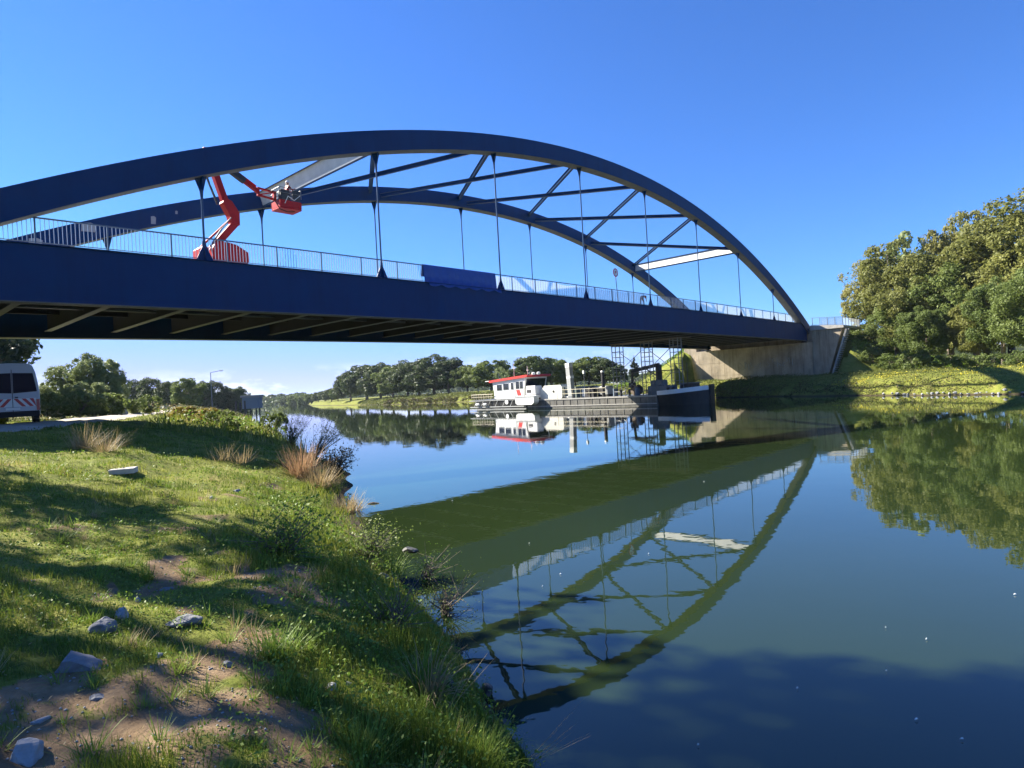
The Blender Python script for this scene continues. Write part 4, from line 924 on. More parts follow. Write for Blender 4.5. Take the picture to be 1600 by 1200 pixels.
def trunk_mesh(h, r, lc, seed, material, k=9):
    rg = random.Random(seed); q = MB(); pts = [(0,0,-.4)]; 
    for i in range(1,6): f = i/5; pts.append((rg.uniform(-.12,.12)*f*h*.2, rg.uniform(-.12,.12)*f*h*.2, h*f))
    rr = [r*1.35, r, r*.82, r*.62, r*.4, r*.2]; q.path(pts, rr, 7)
    for i in range(min(k, len(lc))):
        c = lc[rg.randrange(len(lc))]; f = rg.uniform(.3,.8); j = min(4, int(f*5)); p = pts[j]; mid = tuple((p[a]+c[a])/2 + (rg.uniform(-.3,.3) if a < 2 else .25) for a in range(3))
        q.path([p, mid, tuple(c)], [rr[j]*.5, rr[j]*.3, rr[j]*.1], 5)
    return q.mesh('trunk', material, True)
KINDS = {}
def kind(nm, cnt, rx, ry, rz, zc, nl, lr, ls, matn, th, tr, tm='bark', seeds=(1,2), **kw):
    KINDS[nm] = []
    for sd_ in seeds:
        me, lc = crown_mesh('crown', cnt, rx, ry, rz, zc, nl, lr, ls, sd_*13+len(KINDS), M[matn], **kw)
        KINDS[nm].append((me, trunk_mesh(th, tr, lc, sd_, M[tm]), zc+rz))
kind('bigolive', 42000, 5.4, 5.4, 6.9, 7.2, 110, 1.25, .14, 'leaf_olive', 9, .32, seeds=(1,2,3), holes=.36)
kind('biggreen', 42000, 5.4, 5.4, 6.8, 7.0, 110, 1.25, .14, 'leaf_green', 9, .30, seeds=(4,5), holes=.36)
kind('biggold', 18000, 4.8, 4.8, 6.8, 7.8, 70, 1.15, .16, 'leaf_gold', 10, .26, seeds=(6,7), holes=.42)
kind('fardark', 14000, 6.0, 6.0, 6.3, 6.1, 90, 1.4, .26, 'leaf_oak', 8, .28, seeds=(8,9,10), holes=.2)
kind('farlight', 7000, 3.8, 3.8, 5.9, 6.2, 50, 1.1, .24, 'leaf_willow', 9, .18, tm='birch', seeds=(11,12), holes=.44)
kind('farolive', 13000, 5.6, 5.6, 5.9, 5.7, 85, 1.25, .26, 'leaf_green', 8, .25, seeds=(18,19), holes=.22)
kind('spruce', 7000, 2.6, 2.6, 5.2, 6.0, 70, .8, .20, 'leaf_spruce', 11, .22, tm='bark', seeds=(13,), spire=1, holes=.3)
kind('willow', 22000, 3.0, 3.0, 4.2, 4.0, 95, .75, .12, 'leaf_willow', 5.5, .12, tm='birch', seeds=(14,15), holes=.27)
kind('canopy', 26000, 3.9, 3.9, 5.2, 16, 70, 1.3, .2, 'leaf_olive', 17, .3, seeds=(40,), holes=.22)
kind('shade', 9000, 4.6, 4.6, 5.2, 9.5, 40, 1.3, .17, 'leaf_gold', 10, .26, seeds=(30,31), holes=.55)
kind('bush', 5000, 1.5, 1.5, 1.1, 1.05, 34, .42, .085, 'leaf_green', 1.2, .05, seeds=(16,17), holes=.38)
kind('goldbush', 5000, 1.5, 1.5, .9, .85, 34, .38, .075, 'leaf_yellow', 1.0, .05, seeds=(20,), holes=.38)
_v = {}
def tree(k, u, vtop, y, label, cat='tree', group=None, wscale=1., x=None, top=None, nm=None, base=None):
    """tree whose top is seen at photo pixel (u, vtop) when it stands y metres away"""
    i = _v.get(k, 0); _v[k] = i+1; me, tk, H0 = KINDS[k][i % len(KINDS[k])]
    if x is None: P = AT(u, vtop, y); x = P[0]; top = P[2]
    z = T1(x, y) if base is None else base; s = (top-z)/H0
    root = empty(nm or ('tree' if k in ('shade','canopy') else 'bush' if 'bush' in k else k if k == 'spruce' else 'willow_tree' if k == 'willow' else 'tree'), (x, y, z-.05), 0, label, cat, group)
    for n_, m_ in (('crown', me), ('trunk', tk)): 
        o = link(n_, m_, root); 
    root.scale = (s*wscale, s*wscale, s); root.rotation_euler = (0, 0, RNG.uniform(0, 6.28)); return root
g_r = 'tall trees on the right bank'
for a in [('biggold',1352,392,101,'rounded yellowish tree at the left end of the right bank wood, beside the bridge ramp',.95),
          ('bigolive',1392,368,96,'olive tree just right of the leftmost yellowish tree',1.0),
          ('farlight',1412,352,104,'wispy pale topped tree rising behind the olive crowns',.8),
          ('bigolive',1436,385,88,'bushy olive tree low in front of the wispy pale top',1.05),
          ('biggold',1470,332,100,'sparse russet gold tree top above the middle of the wood',.7),
          ('biggold',1508,306,98,'highest thin russet tree top breaking the skyline of the right wood',.62),
          ('biggreen',1478,400,84,'fresh green broad tree in the middle of the right wood',1.05),
          ('bigolive',1530,352,84,'large brownish green tree right of the thin russet top',1.0),
          ('biggold',1566,312,86,'golden brown tree on the rising right skyline',1.0),
          ('bigolive',1605,276,78,'tallest olive gold tree cut by the right edge of the picture',1.0),
          ('biggreen',1560,420,72,'dense mid green tree low in front at the right of the wood',1.0),
          ('biggreen',1612,400,66,'dark green bushy tree at the right edge near the water',1.0),
          ('bigolive',1522,455,76,'low yellow green tree above the flowery berm',1.1),
          ('bigolive',1660,300,72,'olive tree just outside beyond the right edge of the wood',1.1),
          ('biggreen',1440,470,80,'low green tree filling the gap under the olive crowns',1.1),
          ('biggreen',1395,455,90,'green tree at the foot of the ramp beside the pale wispy top',1.0)]:
    tree(a[0], a[1], a[2], a[3], a[4], group=g_r, wscale=a[5])
for u, vt, y, lb, kd in [(1338,520,92,'first low shrub right of the slope stair','bush'),(1362,535,86,'greyish shrub at the foot of the ramp slope','bush'),(1392,548,80,'spreading shrub between ramp and flowery berm','bush'),(1424,545,76,'leafy shrub under the bushy olive tree','bush'),
                     (1462,550,74,'shrub in the deep shade of the wood edge','bush'),(1502,552,70,'shrub where the shade band meets the berm','bush'),(1550,548,66,'shrub right of the shade band on the berm','bush'),(1592,545,62,'shrub at the right picture edge on the berm','bush'),
                     (1322,515,97,'shrub on the ramp slope directly beside the wing wall','bush'),(1345,500,99,'shrub high on the ramp slope under the yellowish tree','bush'),(1375,510,95,'upper shrub behind the greyish shrub on the ramp','bush')]:
    tree(kd, u, vt, y, lb, 'shrub', 'shrubs along the foot of the right wood', 1.3)
for u, vt, y, lb in [(72,612,54,'low bush at the foot of the left thicket nearest the van'),(98,608,55,'second low bush along the left thicket foot'),(124,612,54,'low bush under the tall light tipped willow'),(148,609,55,'low bush under the rounded willow'),(172,613,56,'last low bush of the left thicket by the track end')]:
    tree('bush', u, vt, y, lb, 'shrub', 'shrubs on the left bank', 1.25)
def shore_y(u):
    d = ray(u, 600); ys = np.linspace(100, 560, 900); xs = d[0]/d[1]*ys; ok = (terrain(xs, ys) > .4) & (xs > np.interp(ys, YR, XR)-3); return float(ys[int(np.argmax(ok))]) if ok.any() else 400.
g_f = 'trees across the canal'
for a in [('farolive',527,603,215,'small pale outermost tree at the left tip of the far grove',.9),('fardark',546,583,205,'low dark tree second from the left tip of the far grove',1.0),('fardark',570,563,198,'tall dark round tree leading the far grove',1.0),
          ('fardark',592,566,200,'dark tree behind the tall round one of the far grove',.9),('farolive',611,566,188,'slightly lighter olive tree in the gap of the far grove',.85),('fardark',634,560,192,'dark tree right of the lighter olive one in the far grove',.9),
          ('fardark',652,559,186,'dark full tree left of the highest crown of the far grove',.95),('fardark',675,553,182,'highest dark crown of the far grove',1.0),('fardark',698,556,178,'steep edged dark tree ending the far grove on the right',.9),
          ('farolive',728,566,190,'first loose tree right of the dark far grove',.9),('farlight',745,562,185,'silvery birch behind the push boat stern',.7),('farolive',765,558,186,'loose olive tree above the wheelhouse left end',1.0),
          ('farlight',781,570,176,'thin silvery birch behind the wheelhouse antenna',.6),('farlight',795,574,178,'second thin silvery birch above the wheelhouse roof',.6),('fardark',828,549,150,'tall dark tree right behind the wheelhouse',.95),
          ('farolive',859,555,165,'round crown between wheelhouse and white topped spud post',.85),('farolive',845,585,150,'low brownish tree left of the spud post',.9),('farolive',897,562,172,'left crown of the broad grove behind the mooring post',.9),
          ('farolive',918,553,168,'highest crown of the broad grove behind the mooring post',1.0),('fardark',943,558,164,'dark crown left of the first scaffold tower',.95),('fardark',962,568,160,'dark crown standing behind the first scaffold tower',.9),
          ('spruce',990,553,150,'lone pointed spruce between the two left scaffold towers',1.0),('farolive',1016,578,170,'small tree behind the middle scaffold tower',1.0),('farolive',1036,584,180,'tiny distant tree in the gap between right scaffold towers',1.1),
          ('farolive',1075,545,128,'brownish tree on the embankment behind the abutment',.75),('farolive',1088,548,136,'tree half hidden behind the lit abutment edge',.8),('farolive',880,572,175,'low tree right behind the spud post',.9)]:
    tree(a[0], a[1], a[2], max(a[3], shore_y(a[1])+(20 if a[1] < 720 else 10)), a[4], group=g_f, wscale=a[5]*(1.5 if a[0] != 'spruce' else 1.1), nm='spruce_tree' if a[0]=='spruce' else None)
g_l = 'trees beyond the left bank'
for a in [('spruce',-2,480,52,'dark tree with shaggy branches rising behind the parked van',1.1),('fardark',-55,455,56,'dark tree at the left picture edge behind the van roof',1.0),
          ('willow',92,566,66,'leftmost pale willowy tree right behind the van',.95),('willow',132,545,64,'tall light tipped willow in the middle of the left thicket',.85),('willow',165,556,66,'rounded willow at the right end of the left thicket',.9),
          ('willow',182,588,74,'dark green lower tree closing the left thicket on the right',.9),('willow',70,598,60,'low green willow beside the van',1.1),('willow',120,592,58,'dense low tree under the tall light tipped willow',1.1),('willow',152,594,60,'dark dense low tree under the rounded willow',1.1),
          ('fardark',212,592,170,'hazy tree just right of the left thicket',1.),('fardark',238,586,165,'broad hazy tree left of the lamp post',1.),('fardark',262,590,160,'hazy tree adjoining the brighter tree by the lamp post',.9),
          ('farolive',293,585,140,'brighter green tree left of the lamp post',1.),('fardark',318,594,180,'bluish tree directly behind the lamp post',.9),('fardark',338,591,185,'bluish peaked tree right of the lamp post',.8),('fardark',358,600,190,'low bluish tree in the run towards the canal mouth',1.),('fardark',372,603,188,'last bluish tree before the open canal view',.8),
          ('fardark',225,600,175,'low hazy tree in the background gap right of the thicket',1.1),('fardark',305,600,185,'low hazy tree behind the brighter green one',1.1)]:
    tree(a[0], a[1], a[2], a[3], a[4], group=g_l, wscale=a[5], nm='tree')
tree('bush', 232, 612, 62, 'round dark shrub standing alone left of the track end', 'shrub', 'shrubs on the left bank', .9)
tree('bush', 214, 622, 58, 'light green small shrub beside the round dark one', 'shrub', 'shrubs on the left bank', .9)
tree('goldbush', 290, 633, 46.5, 'yellow orange autumn shrub just behind the bridge shadow', 'shrub', 'shrubs on the left bank', 1.3)
tree('goldbush', 318, 636, 45, 'second yellowing shrub right of the orange one', 'shrub', 'shrubs on the left bank', 1.1)
tree('bush', 342, 636, 43.5, 'bright green shrub beside the yellowing shrubs', 'shrub', 'shrubs on the left bank', 1.1)
tree('bush', 366, 655, 43, 'low trailing green shrub at the shadow edge', 'shrub', 'shrubs on the left bank', 1.2)
tree('bush', 428, 638, 47, 'leafy green shrub at the tip of the left bank', 'shrub', 'shrubs on the left bank', .7)
for u, vt, y, lb in [(449,617,470,'small hazy tree at the far end of the opposite bank'),(462,615,440,'second hazy tree on the far end of the opposite bank'),(474,614,410,'hazy round tree at the bend of the opposite bank'),(486,613,380,'hazy tree just beyond the bend of the opposite bank'),
                     (497,611,350,'hazy tree between the bend and the far grove'),(507,609,320,'taller hazy tree nearest the left tip of the far grove'),(517,606,285,'pale tree adjoining the left tip of the far grove')]:
    tree(['farolive','fardark'][int(u) % 2], u, vt, max(y, shore_y(u)+22), lb, group='trees across the canal', wscale=1.5, nm='tree')
# far shore at the canal mouth
MOUTH = ['leftmost hazy tree on the far shore of the canal mouth'] + [f'hazy back row tree, {a} from the left at the canal mouth' for a in ('second','third','fourth','fifth','sixth','seventh','eighth')] + ['rightmost hazy tree at the canal mouth, touching the far bank tip'] + [f'low hazy tree in the front row at the canal mouth, {a} from the left' for a in ('first','second','third','fourth')]
hz = [(392,618),(408,616),(424,614),(440,613),(455,615),(468,618),(482,616),(496,612),(510,607),(402,622),(432,619),(462,621),(488,620)]
for i, (u, vt) in enumerate(hz):
    tree(['fardark','farolive'][i % 2], u, vt, 592+(i*37 % 30), MOUTH[i], group='distant trees at the canal mouth', wscale=1.1, base=1.3)
# distant wood closing the horizon all round (reads as one mass)
rng = np.random.default_rng(5); n = 60000; th_ = rng.uniform(-.95, .95, n); rr = rng.uniform(600, 720, n); x = rr*np.sin(th_); y = rr*np.cos(th_)
hh = 3 + 9*fbm(th_*40, th_*0+3, 3, 4); z = terrain(x, y) + rng.uniform(0,1,n)**.7*hh*1.0
V, F = leaf_quads(np.stack([x,y,z],-1), 1.5, rng, .1); me = fast_mesh('distant_wood', V, F); me.materials.append(M['leaf_oak']); tag(link('distant_wood', me), 'distant wood along the flat horizon', 'wood', kind='stuff')

# trees standing left of the camera, outside the frame, that dapple the foreground
for (x_, y_, top_, ws, lb) in [(-16.5, 11.5, 14.5, .62, 'tall roadside tree left of the viewer, casting dapples on the grass'), (-15.0, 10.5, 21.2, .62, 'second roadside tree left of the viewer nearer the water'), (-12.6, 5.4, 13.2, .6, 'lower tree behind the viewer on the left'), (-20., 15.5, 13.0, .5, 'tree at the foot of the near bridge ramp')]:
    r_ = tree('canopy' if top_ > 20 else 'shade', 0, 0, y_, lb, group='trees left of the viewer', x=x_, top=top_, wscale=ws/.62)

# ---- grass and weeds -------------------------------------------------
def xleft(y): return np.interp(y, YL, XL)
def blades(n, ymin, ymax, hmin, hmax, wid, seed, xr_=None, qlim=(-.05, 40), dens=1.0, tall=None, power=1.8, tintshift=0., lean=.5):
    rng = np.random.default_rng(seed); p = 2-power; u = rng.uniform(0,1,n); y = (ymin**p + u*(ymax**p-ymin**p))**(1/p)
    lo, hi = (-.86, .16); x = y*rng.uniform(lo, hi, n)
    q = (xleft(y)-x)*.92; z = terrain(x, y); dm = dirtmask(x, y); patch = fbm(x*1.1, y*1.1, 51, 4); fine = fbm(x*4, y*4, 52, 3)
    s, w = BI(x, y); rd = np.abs(q-11.8) < 2.35
    keep = (z > .03) & (q > qlim[0]) & (q < qlim[1]) & (rng.uniform(0,1,n) > dm*1.05) & ~rd & (fine > .30+.1*rng.uniform(-1,1,n)) & (y > 1.2)
    x, y, z, q, dm, patch, fine = [a[keep] for a in (x,y,z,q,dm,patch,fine)]; n = len(x)
    shore = np.clip(1.3-np.abs(q-.4)/1.1, 0, 1)
    h = (hmin + (hmax-hmin)*np.clip((patch-.35)*2.6, 0, 1)**1.5)*rng.uniform(.5, 1.2, n)*(1+.6*shore)*np.clip(.55+fine, .5, 1.3)*(1-.5*dm)
    wv = wid*np.clip((y/4)**.75, .8, 9)*rng.uniform(.7,1.3,n)
    a = rng.uniform(0, 2*np.pi, n); dx, dy = np.cos(a), np.sin(a); b = a + rng.normal(0, .9, n)+1.57; lx = np.cos(b)*h*lean*rng.uniform(.1,1.3,n); ly = np.sin(b)*h*lean*rng.uniform(.1,1.3,n)
    P = np.stack([x,y,z-.01],-1); W = np.stack([dx*wv/2, dy*wv/2, dx*0],-1)
    m1 = P + np.stack([lx*.3, ly*.3, h*.55],-1); tip = P + np.stack([lx, ly, h*.95],-1)
    V = np.stack([P-W, P+W, m1+W*.75, m1-W*.75, tip], 1).reshape(-1,3); o = np.arange(n)[:,None]*5
    F = np.concatenate([o+np.array([0,1,2]), o+np.array([0,2,3]), o+np.array([3,2,4])], 1).reshape(-1,3)
    tint = np.clip(.10 + .5*fbm(x*.8, y*.8, 61, 3) + .45*np.clip(fbm(x*.45, y*.9, 63, 4)-.45, 0, 1)*2 + rng.normal(0, .13, n) + tintshift + .12*dm, 0, 1)
    return V, F, np.repeat(tint, 5)
def blade_obj(name, parts, label):
    off = 0; Vs, Fs, Ts = [], [], []
    for V, F, T in parts: Vs.append(V); Fs.append(F+off); Ts.append(T); off += len(V)
    V = np.concatenate(Vs); F = np.concatenate(Fs); T = np.concatenate(Ts)
    me = fast_mesh(name, V, F); a = me.attributes.new('tint', 'FLOAT', 'POINT'); a.data.foreach_set('value', T.astype(np.float32)); me.materials.append(M['blade'])
    return tag(link(name, me), label, 'grass', kind='stuff')
blade_obj('grass', [blades(215000, 1.6, 62, .035, .15, .0042, 1), blades(60000, 1.6, 30, .05, .17, .0042, 2, qlim=(-.1, 2.2), power=1.6), blades(26000, 30, 80, .3, .9, .006, 3, qlim=(-.1, 7.5), power=1., tintshift=.12)],
          'rough green grass covering the near bank down to the water')
def weed_leaves(n, ymin, ymax, size, seed, h, qlim, thr, power=1.8, lo=-.86, hi=.16):
    rng = np.random.default_rng(seed); p = 2-power; u = rng.uniform(0,1,n); y = (ymin**p + u*(ymax**p-ymin**p))**(1/p); x = y*rng.uniform(lo, hi, n)
    q = (xleft(y)-x)*.92; z = terrain(x,y); pt = fbm(x*1.3, y*1.3, 71, 4); rd = np.abs(q-11.8) < 2.35
    keep = (z > .02) & (q > qlim[0]) & (q < qlim[1]) & (pt > thr) & (rng.uniform(0,1,n) > dirtmask(x,y)) & ~rd
    x, y, z, pt = x[keep], y[keep], z[keep], pt[keep]; n = len(x); hh = h*np.clip((pt-thr)*6, .25, 1.2)
    C = np.stack([x, y, z + rng.uniform(0,1,n)**.8*hh],-1); sz = size*np.clip((y/4)**.7, .8, 8)
    return leaf_quads(C, sz, rng, 1.0)
def leaf_obj(name, parts, material, label, cat='weeds'):
    off = 0; Vs, Fs = [], []
    for V, F in parts: Vs.append(V); Fs.append(F+off); off += len(V)
    me = fast_mesh(name, np.concatenate(Vs), np.concatenate(Fs)); me.materials.append(material); return tag(link(name, me), label, cat, kind='stuff')
leaf_obj('ground_weeds', [weed_leaves(60000, 1.6, 30, .010, 5, .10, (.1, 30), .50), weed_leaves(34000, 1.8, 14, .013, 6, .28, (.0, 1.7), .42), weed_leaves(16000, 34, 75, .02, 8, .8, (0, 7.5), .45, 1.)], M['weed'], 'small leafy weeds and clover among the grass of the near bank')
# weeds on the opposite bank
def bank_right(n, seed, size, h, qa, qb, ya, yb, label, material, nm, thr=.3):
    rng = np.random.default_rng(seed); y = rng.uniform(ya**.5, yb**.5, n)**2; q = rng.uniform(0,1,n)**1.3*(qb-qa)+qa; x = np.interp(y, YR, XR) + q/.92
    z = terrain(x, y); pt = fbm(x*.5, y*.5, 81, 4); keep = (z > .03) & (z < 4) & (pt > thr); x, y, z, pt = x[keep], y[keep], z[keep], pt[keep]; k = len(x)
    C = np.stack([x, y, z + rng.uniform(0,1,k)**1.2*h*np.clip((pt-thr)*4, .2, 1.3)],-1); return leaf_obj(nm, [leaf_quads(C, size*np.clip(y/70, .6, 2.6), rng, .5)], material, label)
bank_right(110000, 21, .06, .34, -.1, 16, 30, 230, 'rough grass and weeds covering the opposite bank', M['farbush'], 'bank_weeds')
bank_right(9000, 22, .07, .45, 2.5, 12, 42, 72, 'patches of small yellow flowers on the right berm', mat('yellow flowers', (.55,.48,.03), .7), 'yellow_flowers', thr=.55)
bank_right(26000, 23, .075, .8, -.3, 2.4, 34, 200, 'reddish reeds and stems along the opposite waterline', M['reed'], 'waterline_reeds', thr=.36)
# slope behind the abutment and weeds beyond the left bank
rng = np.random.default_rng(33); n = 50000; s = rng.uniform(LB+.5, LB+34, n); w = np.where(rng.uniform(0,1,n) < .5, rng.uniform(17.4, 34, n), rng.uniform(-22, -6.1, n)); x, y = B0[0]+DX*s-DY*w, B0[1]+DY*s+DX*w; z = terrain(x, y)
C = np.stack([x, y, z+rng.uniform(0,.5,n)],-1)[z > .2]; leaf_obj('slope_weeds', [leaf_quads(C, .15, rng, .6)], M['weed'], 'green weeds on the bridge ramp slopes')
rng = np.random.default_rng(34); n = 30000; y = rng.uniform(40, 130, n); q = rng.uniform(1, 34, n); x = xleft(y) - q/.92; keep = np.abs(q-11.8) > 3; x, y, q = x[keep], y[keep], q[keep]; z = terrain(x, y); pt = fbm(x*.3, y*.3, 91, 3)
C = np.stack([x, y, z+rng.uniform(0,1,len(x))*np.clip((pt-.3)*4,0,1)*1.1],-1); h_ = (fbm(x*.5, y*.5, 95, 3)+rng.normal(0,.06,len(x))) > .5; leaf_obj('tall_weeds', [leaf_quads(C[h_], .09, rng, .4)], M['farbush'], 'tall green weeds beyond the bridge shadow on the left bank'); leaf_obj('dry_weeds', [leaf_quads(C[~h_], .08, rng, .3, .3)], M['dry'], 'tall dry straw coloured weeds beyond the bridge shadow on the left bank')

# ---- tufts, twigs and shrubs by the water ------------------------------
def tuft(name, loc, n, L, spread, droop, material, seed, w=.008, seg=5, lean=(0,0)):
    rg_ = np.random.default_rng(seed); V, F = [], []
    for i in range(n):
        a = rg_.uniform(0, 6.283); l = L*rg_.uniform(.45, 1.1); el_ = rg_.uniform(.25, 1.5)**.8; r0 = rg_.uniform(0, spread)
        p = np.array([r0*math.cos(a), r0*math.sin(a), 0.]); a2 = a + rg_.normal(0,.5); d = np.array([math.cos(a2)*math.cos(el_)+lean[0], math.sin(a2)*math.cos(el_)+lean[1], math.sin(el_)]); d /= np.linalg.norm(d)
        side = np.cross(d, [0,0,1.]); side /= np.linalg.norm(side)+1e-6; o = len(V); ww = w*rg_.uniform(.6,1.3)
        for j in range(seg+1):
            f = j/seg; V.append(p - side*ww*(1-f*.85)); V.append(p + side*ww*(1-f*.85)); p = p + d*l/seg; d = d + np.array([0,0,-droop*(f+.3)*rg_.uniform(.6,1.5)]); d /= np.linalg.norm(d)
        F += [[o+2*j, o+2*j+1, o+2*j+3, o+2*j+2] for j in range(seg)]
    me = fast_mesh(name, np.array(V), np.array(F)); me.materials.append(material); return me
def put_tuft(nm, u, v, label, n, L, spread, droop, matn, seed, w=.008, cat='grass tuft', lean=(0,0), grp=None):
    P = hit(u, v); o = link(nm, tuft(nm, P, n, L, spread, droop, M[matn], seed, w, lean=lean)); o.location = (P[0], P[1], P[2]-.02); return tag(o, label, cat, grp)
put_tuft('grass_tussock', 668, 1092, 'large drooping tussock of straw coloured and green blades above the dark rock', 150, .42, .10, .34, 'dry', 1, .0055)
put_tuft('grass_tussock', 655, 1080, 'green blades growing through the drooping straw tussock', 150, .36, .10, .16, 'weed', 2, .005)
put_tuft('grass_tussock', 470, 745, 'russet clump of dry stems standing at the water edge beyond the grass', 420, 1.05, .35, .05, 'russet', 3, .012)
put_tuft('grass_tussock', 500, 762, 'paler second clump of dry stems leaning to the water', 300, .85, .35, .10, 'dry', 4, .011)
put_tuft('grass_tussock', 545, 800, 'long pale grass hanging over the edge beside the muddy spit', 260, .6, .3, .22, 'dry', 5, .008)
put_tuft('grass_tussock', 228, 905, 'small upright tuft of light green grass in the shade', 60, .2, .06, .1, 'weed', 6, .005)
put_tuft('grass_tussock', 462, 928, 'small straw tuft halfway down the shaded bank', 70, .25, .08, .16, 'dry', 7, .005)
put_tuft('grass_tussock', 130, 700, 'dry seeding stems left of the concrete slab', 160, .75, .35, .05, 'dry', 8, .009)
put_tuft('grass_tussock', 165, 705, 'thin brown stalks rising behind the concrete slab', 120, .7, .3, .05, 'dry', 9, .008)
put_tuft('grass_tussock', 375, 722, 'short pale stems at the edge of the bridge shadow', 110, .6, .4, .08, 'dry', 10, .01)
put_tuft('grass_tussock', 345, 600+118, 'thin feathery stems left of the pale ones at the shadow edge', 60, .65, .4, .05, 'dry', 11, .008)
put_tuft('grass_tussock', 740, 1190, 'spiky green grass hanging into the water at the bottom edge', 260, .30, .16, .2, 'weed', 12, .0045)
put_tuft('grass_tussock', 560, 1180, 'green grass hummock at the bottom edge left of the spiky grass', 240, .22, .18, .12, 'weed', 13, .0045)
put_tuft('grass_tussock', 610, 900, 'dense dark green grass overhanging the shaded shore', 260, .36, .22, .2, 'weed', 14, .006)
put_tuft('grass_tussock', 430, 1015, 'bright leafy green patch on the shaded bank', 240, .2, .2, .1, 'weed', 15, .005)
put_tuft('straw', 822, 1192, 'loose dry straw stalks sticking out over the water at the bottom edge', 9, .62, .03, .02, 'dry', 21, .0035, 'straw', lean=(1.6,.25))
put_tuft('straw', 700, 1110, 'single long dry stalks leaning from the rock over the water', 7, .55, .03, .03, 'dry', 22, .0032, 'straw', lean=(1.2,.5))
# twiggy shrubs over the water
def twig_shrub(u, v, h, r, n, leafn, matn, label, seed, leafsz=.03, lean=(.3,0)):
    P = hit(u, v); root = empty('shrub', (P[0], P[1], P[2]-.05), 0, label, 'shrub', 'twiggy shrubs leaning over the water'); rg_ = np.random.default_rng(seed); q = MB(); tips = []
    for i in range(n):
        a = rg_.uniform(0, 6.283); rr_ = r*rg_.uniform(.2,1); hh = h*rg_.uniform(.5,1.05); p = [(0,0,0)]
        for f in (.35,.7,1): p.append((math.cos(a)*rr_*f**1.2+lean[0]*f*h+rg_.normal(0,.04), math.sin(a)*rr_*f**1.2+lean[1]*f*h+rg_.normal(0,.04), hh*f))
        q.path(p, [.014,.010,.007,.003], 4); tips += p[1:]
        for _ in range(3):
            b = p[rg_.integers(1,4)]; e_ = (b[0]+rg_.normal(0,.18), b[1]+rg_.normal(0,.18), b[2]+rg_.uniform(-.1,.35)); q.path([b, e_], [.005,.002], 3); tips.append(e_)
    q.build('stem', M['bark'], root); tp_ = np.array(tips); C = tp_[rg_.integers(0, len(tp_), leafn)] + rg_.normal(0, .09, (leafn,3)); C[:,2] = np.maximum(C[:,2], .05)
    V, F = leaf_quads(C, leafsz, rg_, .4); me = fast_mesh('foliage', V, F); me.materials.append(M[matn]); link('foliage', me, root)
twig_shrub(452, 700, 1.8, .9, 34, 2600, 'leaf_oak', 'dark thin leaved shrub leaning over the water at the end of the bridge shadow', 1, .024)
twig_shrub(490, 715, 1.6, .9, 30, 2200, 'leaf_oak', 'dark twiggy shrub behind the russet stems', 2, .022, (.45,0))
twig_shrub(520, 748, .9, .5, 34, 1800, 'reed', 'small dark reddish shrub right of the russet stems', 3, .032, (.2,0))
twig_shrub(432, 672, 2.0, .8, 34, 2200, 'leaf_willow', 'light green leafy shrub at the left bank tip beyond the shadow', 4, .05, (.15,0))
twig_shrub(665, 905, .34, .16, 14, 420, 'weed', 'small bright leafed sprig in sunlight over the dark shore', 5, .012, (.25,0))
twig_shrub(690, 960, .3, .2, 16, 420, 'leaf_green', 'thin leafy sprigs hanging over the water below the bright one', 6, .011, (.3,0))
twig_shrub(620, 985, .28, .22, 18, 600, 'weed', 'leafy weed with pale seed heads on the shaded bank', 7, .012, (.05,0))
twig_shrub(440, 870, .35, .35, 26, 1800, 'weed', 'dense low leafy weed in the middle of the bank', 8, .018, (0,0))
twig_shrub(575, 880, .4, .3, 26, 1500, 'leaf_green', 'leafy dark bramble at the shore under the pale grass', 9, .02, (.1,0))
twig_shrub(2, 665, .5, .3, 16, 500, 'weed', 'bright green leaves at the left edge in front of the van', 10, .05, (.0,0))

def clumps(n, seed, L, w, material, label, thr, ymax=16):
    rg_ = np.random.default_rng(seed); Vs, Fs, off, k = [], [], 0, 0
    base = [tuft('t', None, 26, L, .04, .16, material, 500+i, w) for i in range(4)]; arr = []
    for b in base:
        v = np.zeros(len(b.vertices)*3); b.vertices.foreach_get('co', v); f = np.zeros(len(b.loops), int); b.loops.foreach_get('vertex_index', f); arr.append((v.reshape(-1,3), f.reshape(-1,4))); bpy.data.meshes.remove(b)
    while k < n:
        y = (rg_.uniform(1.8**.6, ymax**.6))**(1/.6); x = y*rg_.uniform(-.84, .1); z = T1(x, y)
        if z < .06 or fbm(np.array([x*.9]), np.array([y*.9]), seed, 3)[0] < thr: continue
        v, f = arr[rg_.integers(4)]; a = rg_.uniform(0,6.28); c, s_2 = math.cos(a), math.sin(a); q = v*rg_.uniform(.55,1.25)
        Vs.append(np.stack([q[:,0]*c-q[:,1]*s_2+x, q[:,0]*s_2+q[:,1]*c+y, q[:,2]+z-.01], -1)); Fs.append(f+off); off += len(v); k += 1
    me = fast_mesh('grass_clumps', np.concatenate(Vs), np.concatenate(Fs)); me.materials.append(material); tag(link('grass_clumps', me), label, 'grass', kind='stuff')
clumps(330, 3, .15, .0035, M['weed'], 'thicker bright green grass clumps dotting the near bank', .42)
clumps(150, 4, .17, .0026, M['dry'], 'dry straw coloured grass wisps among the near turf', .5)
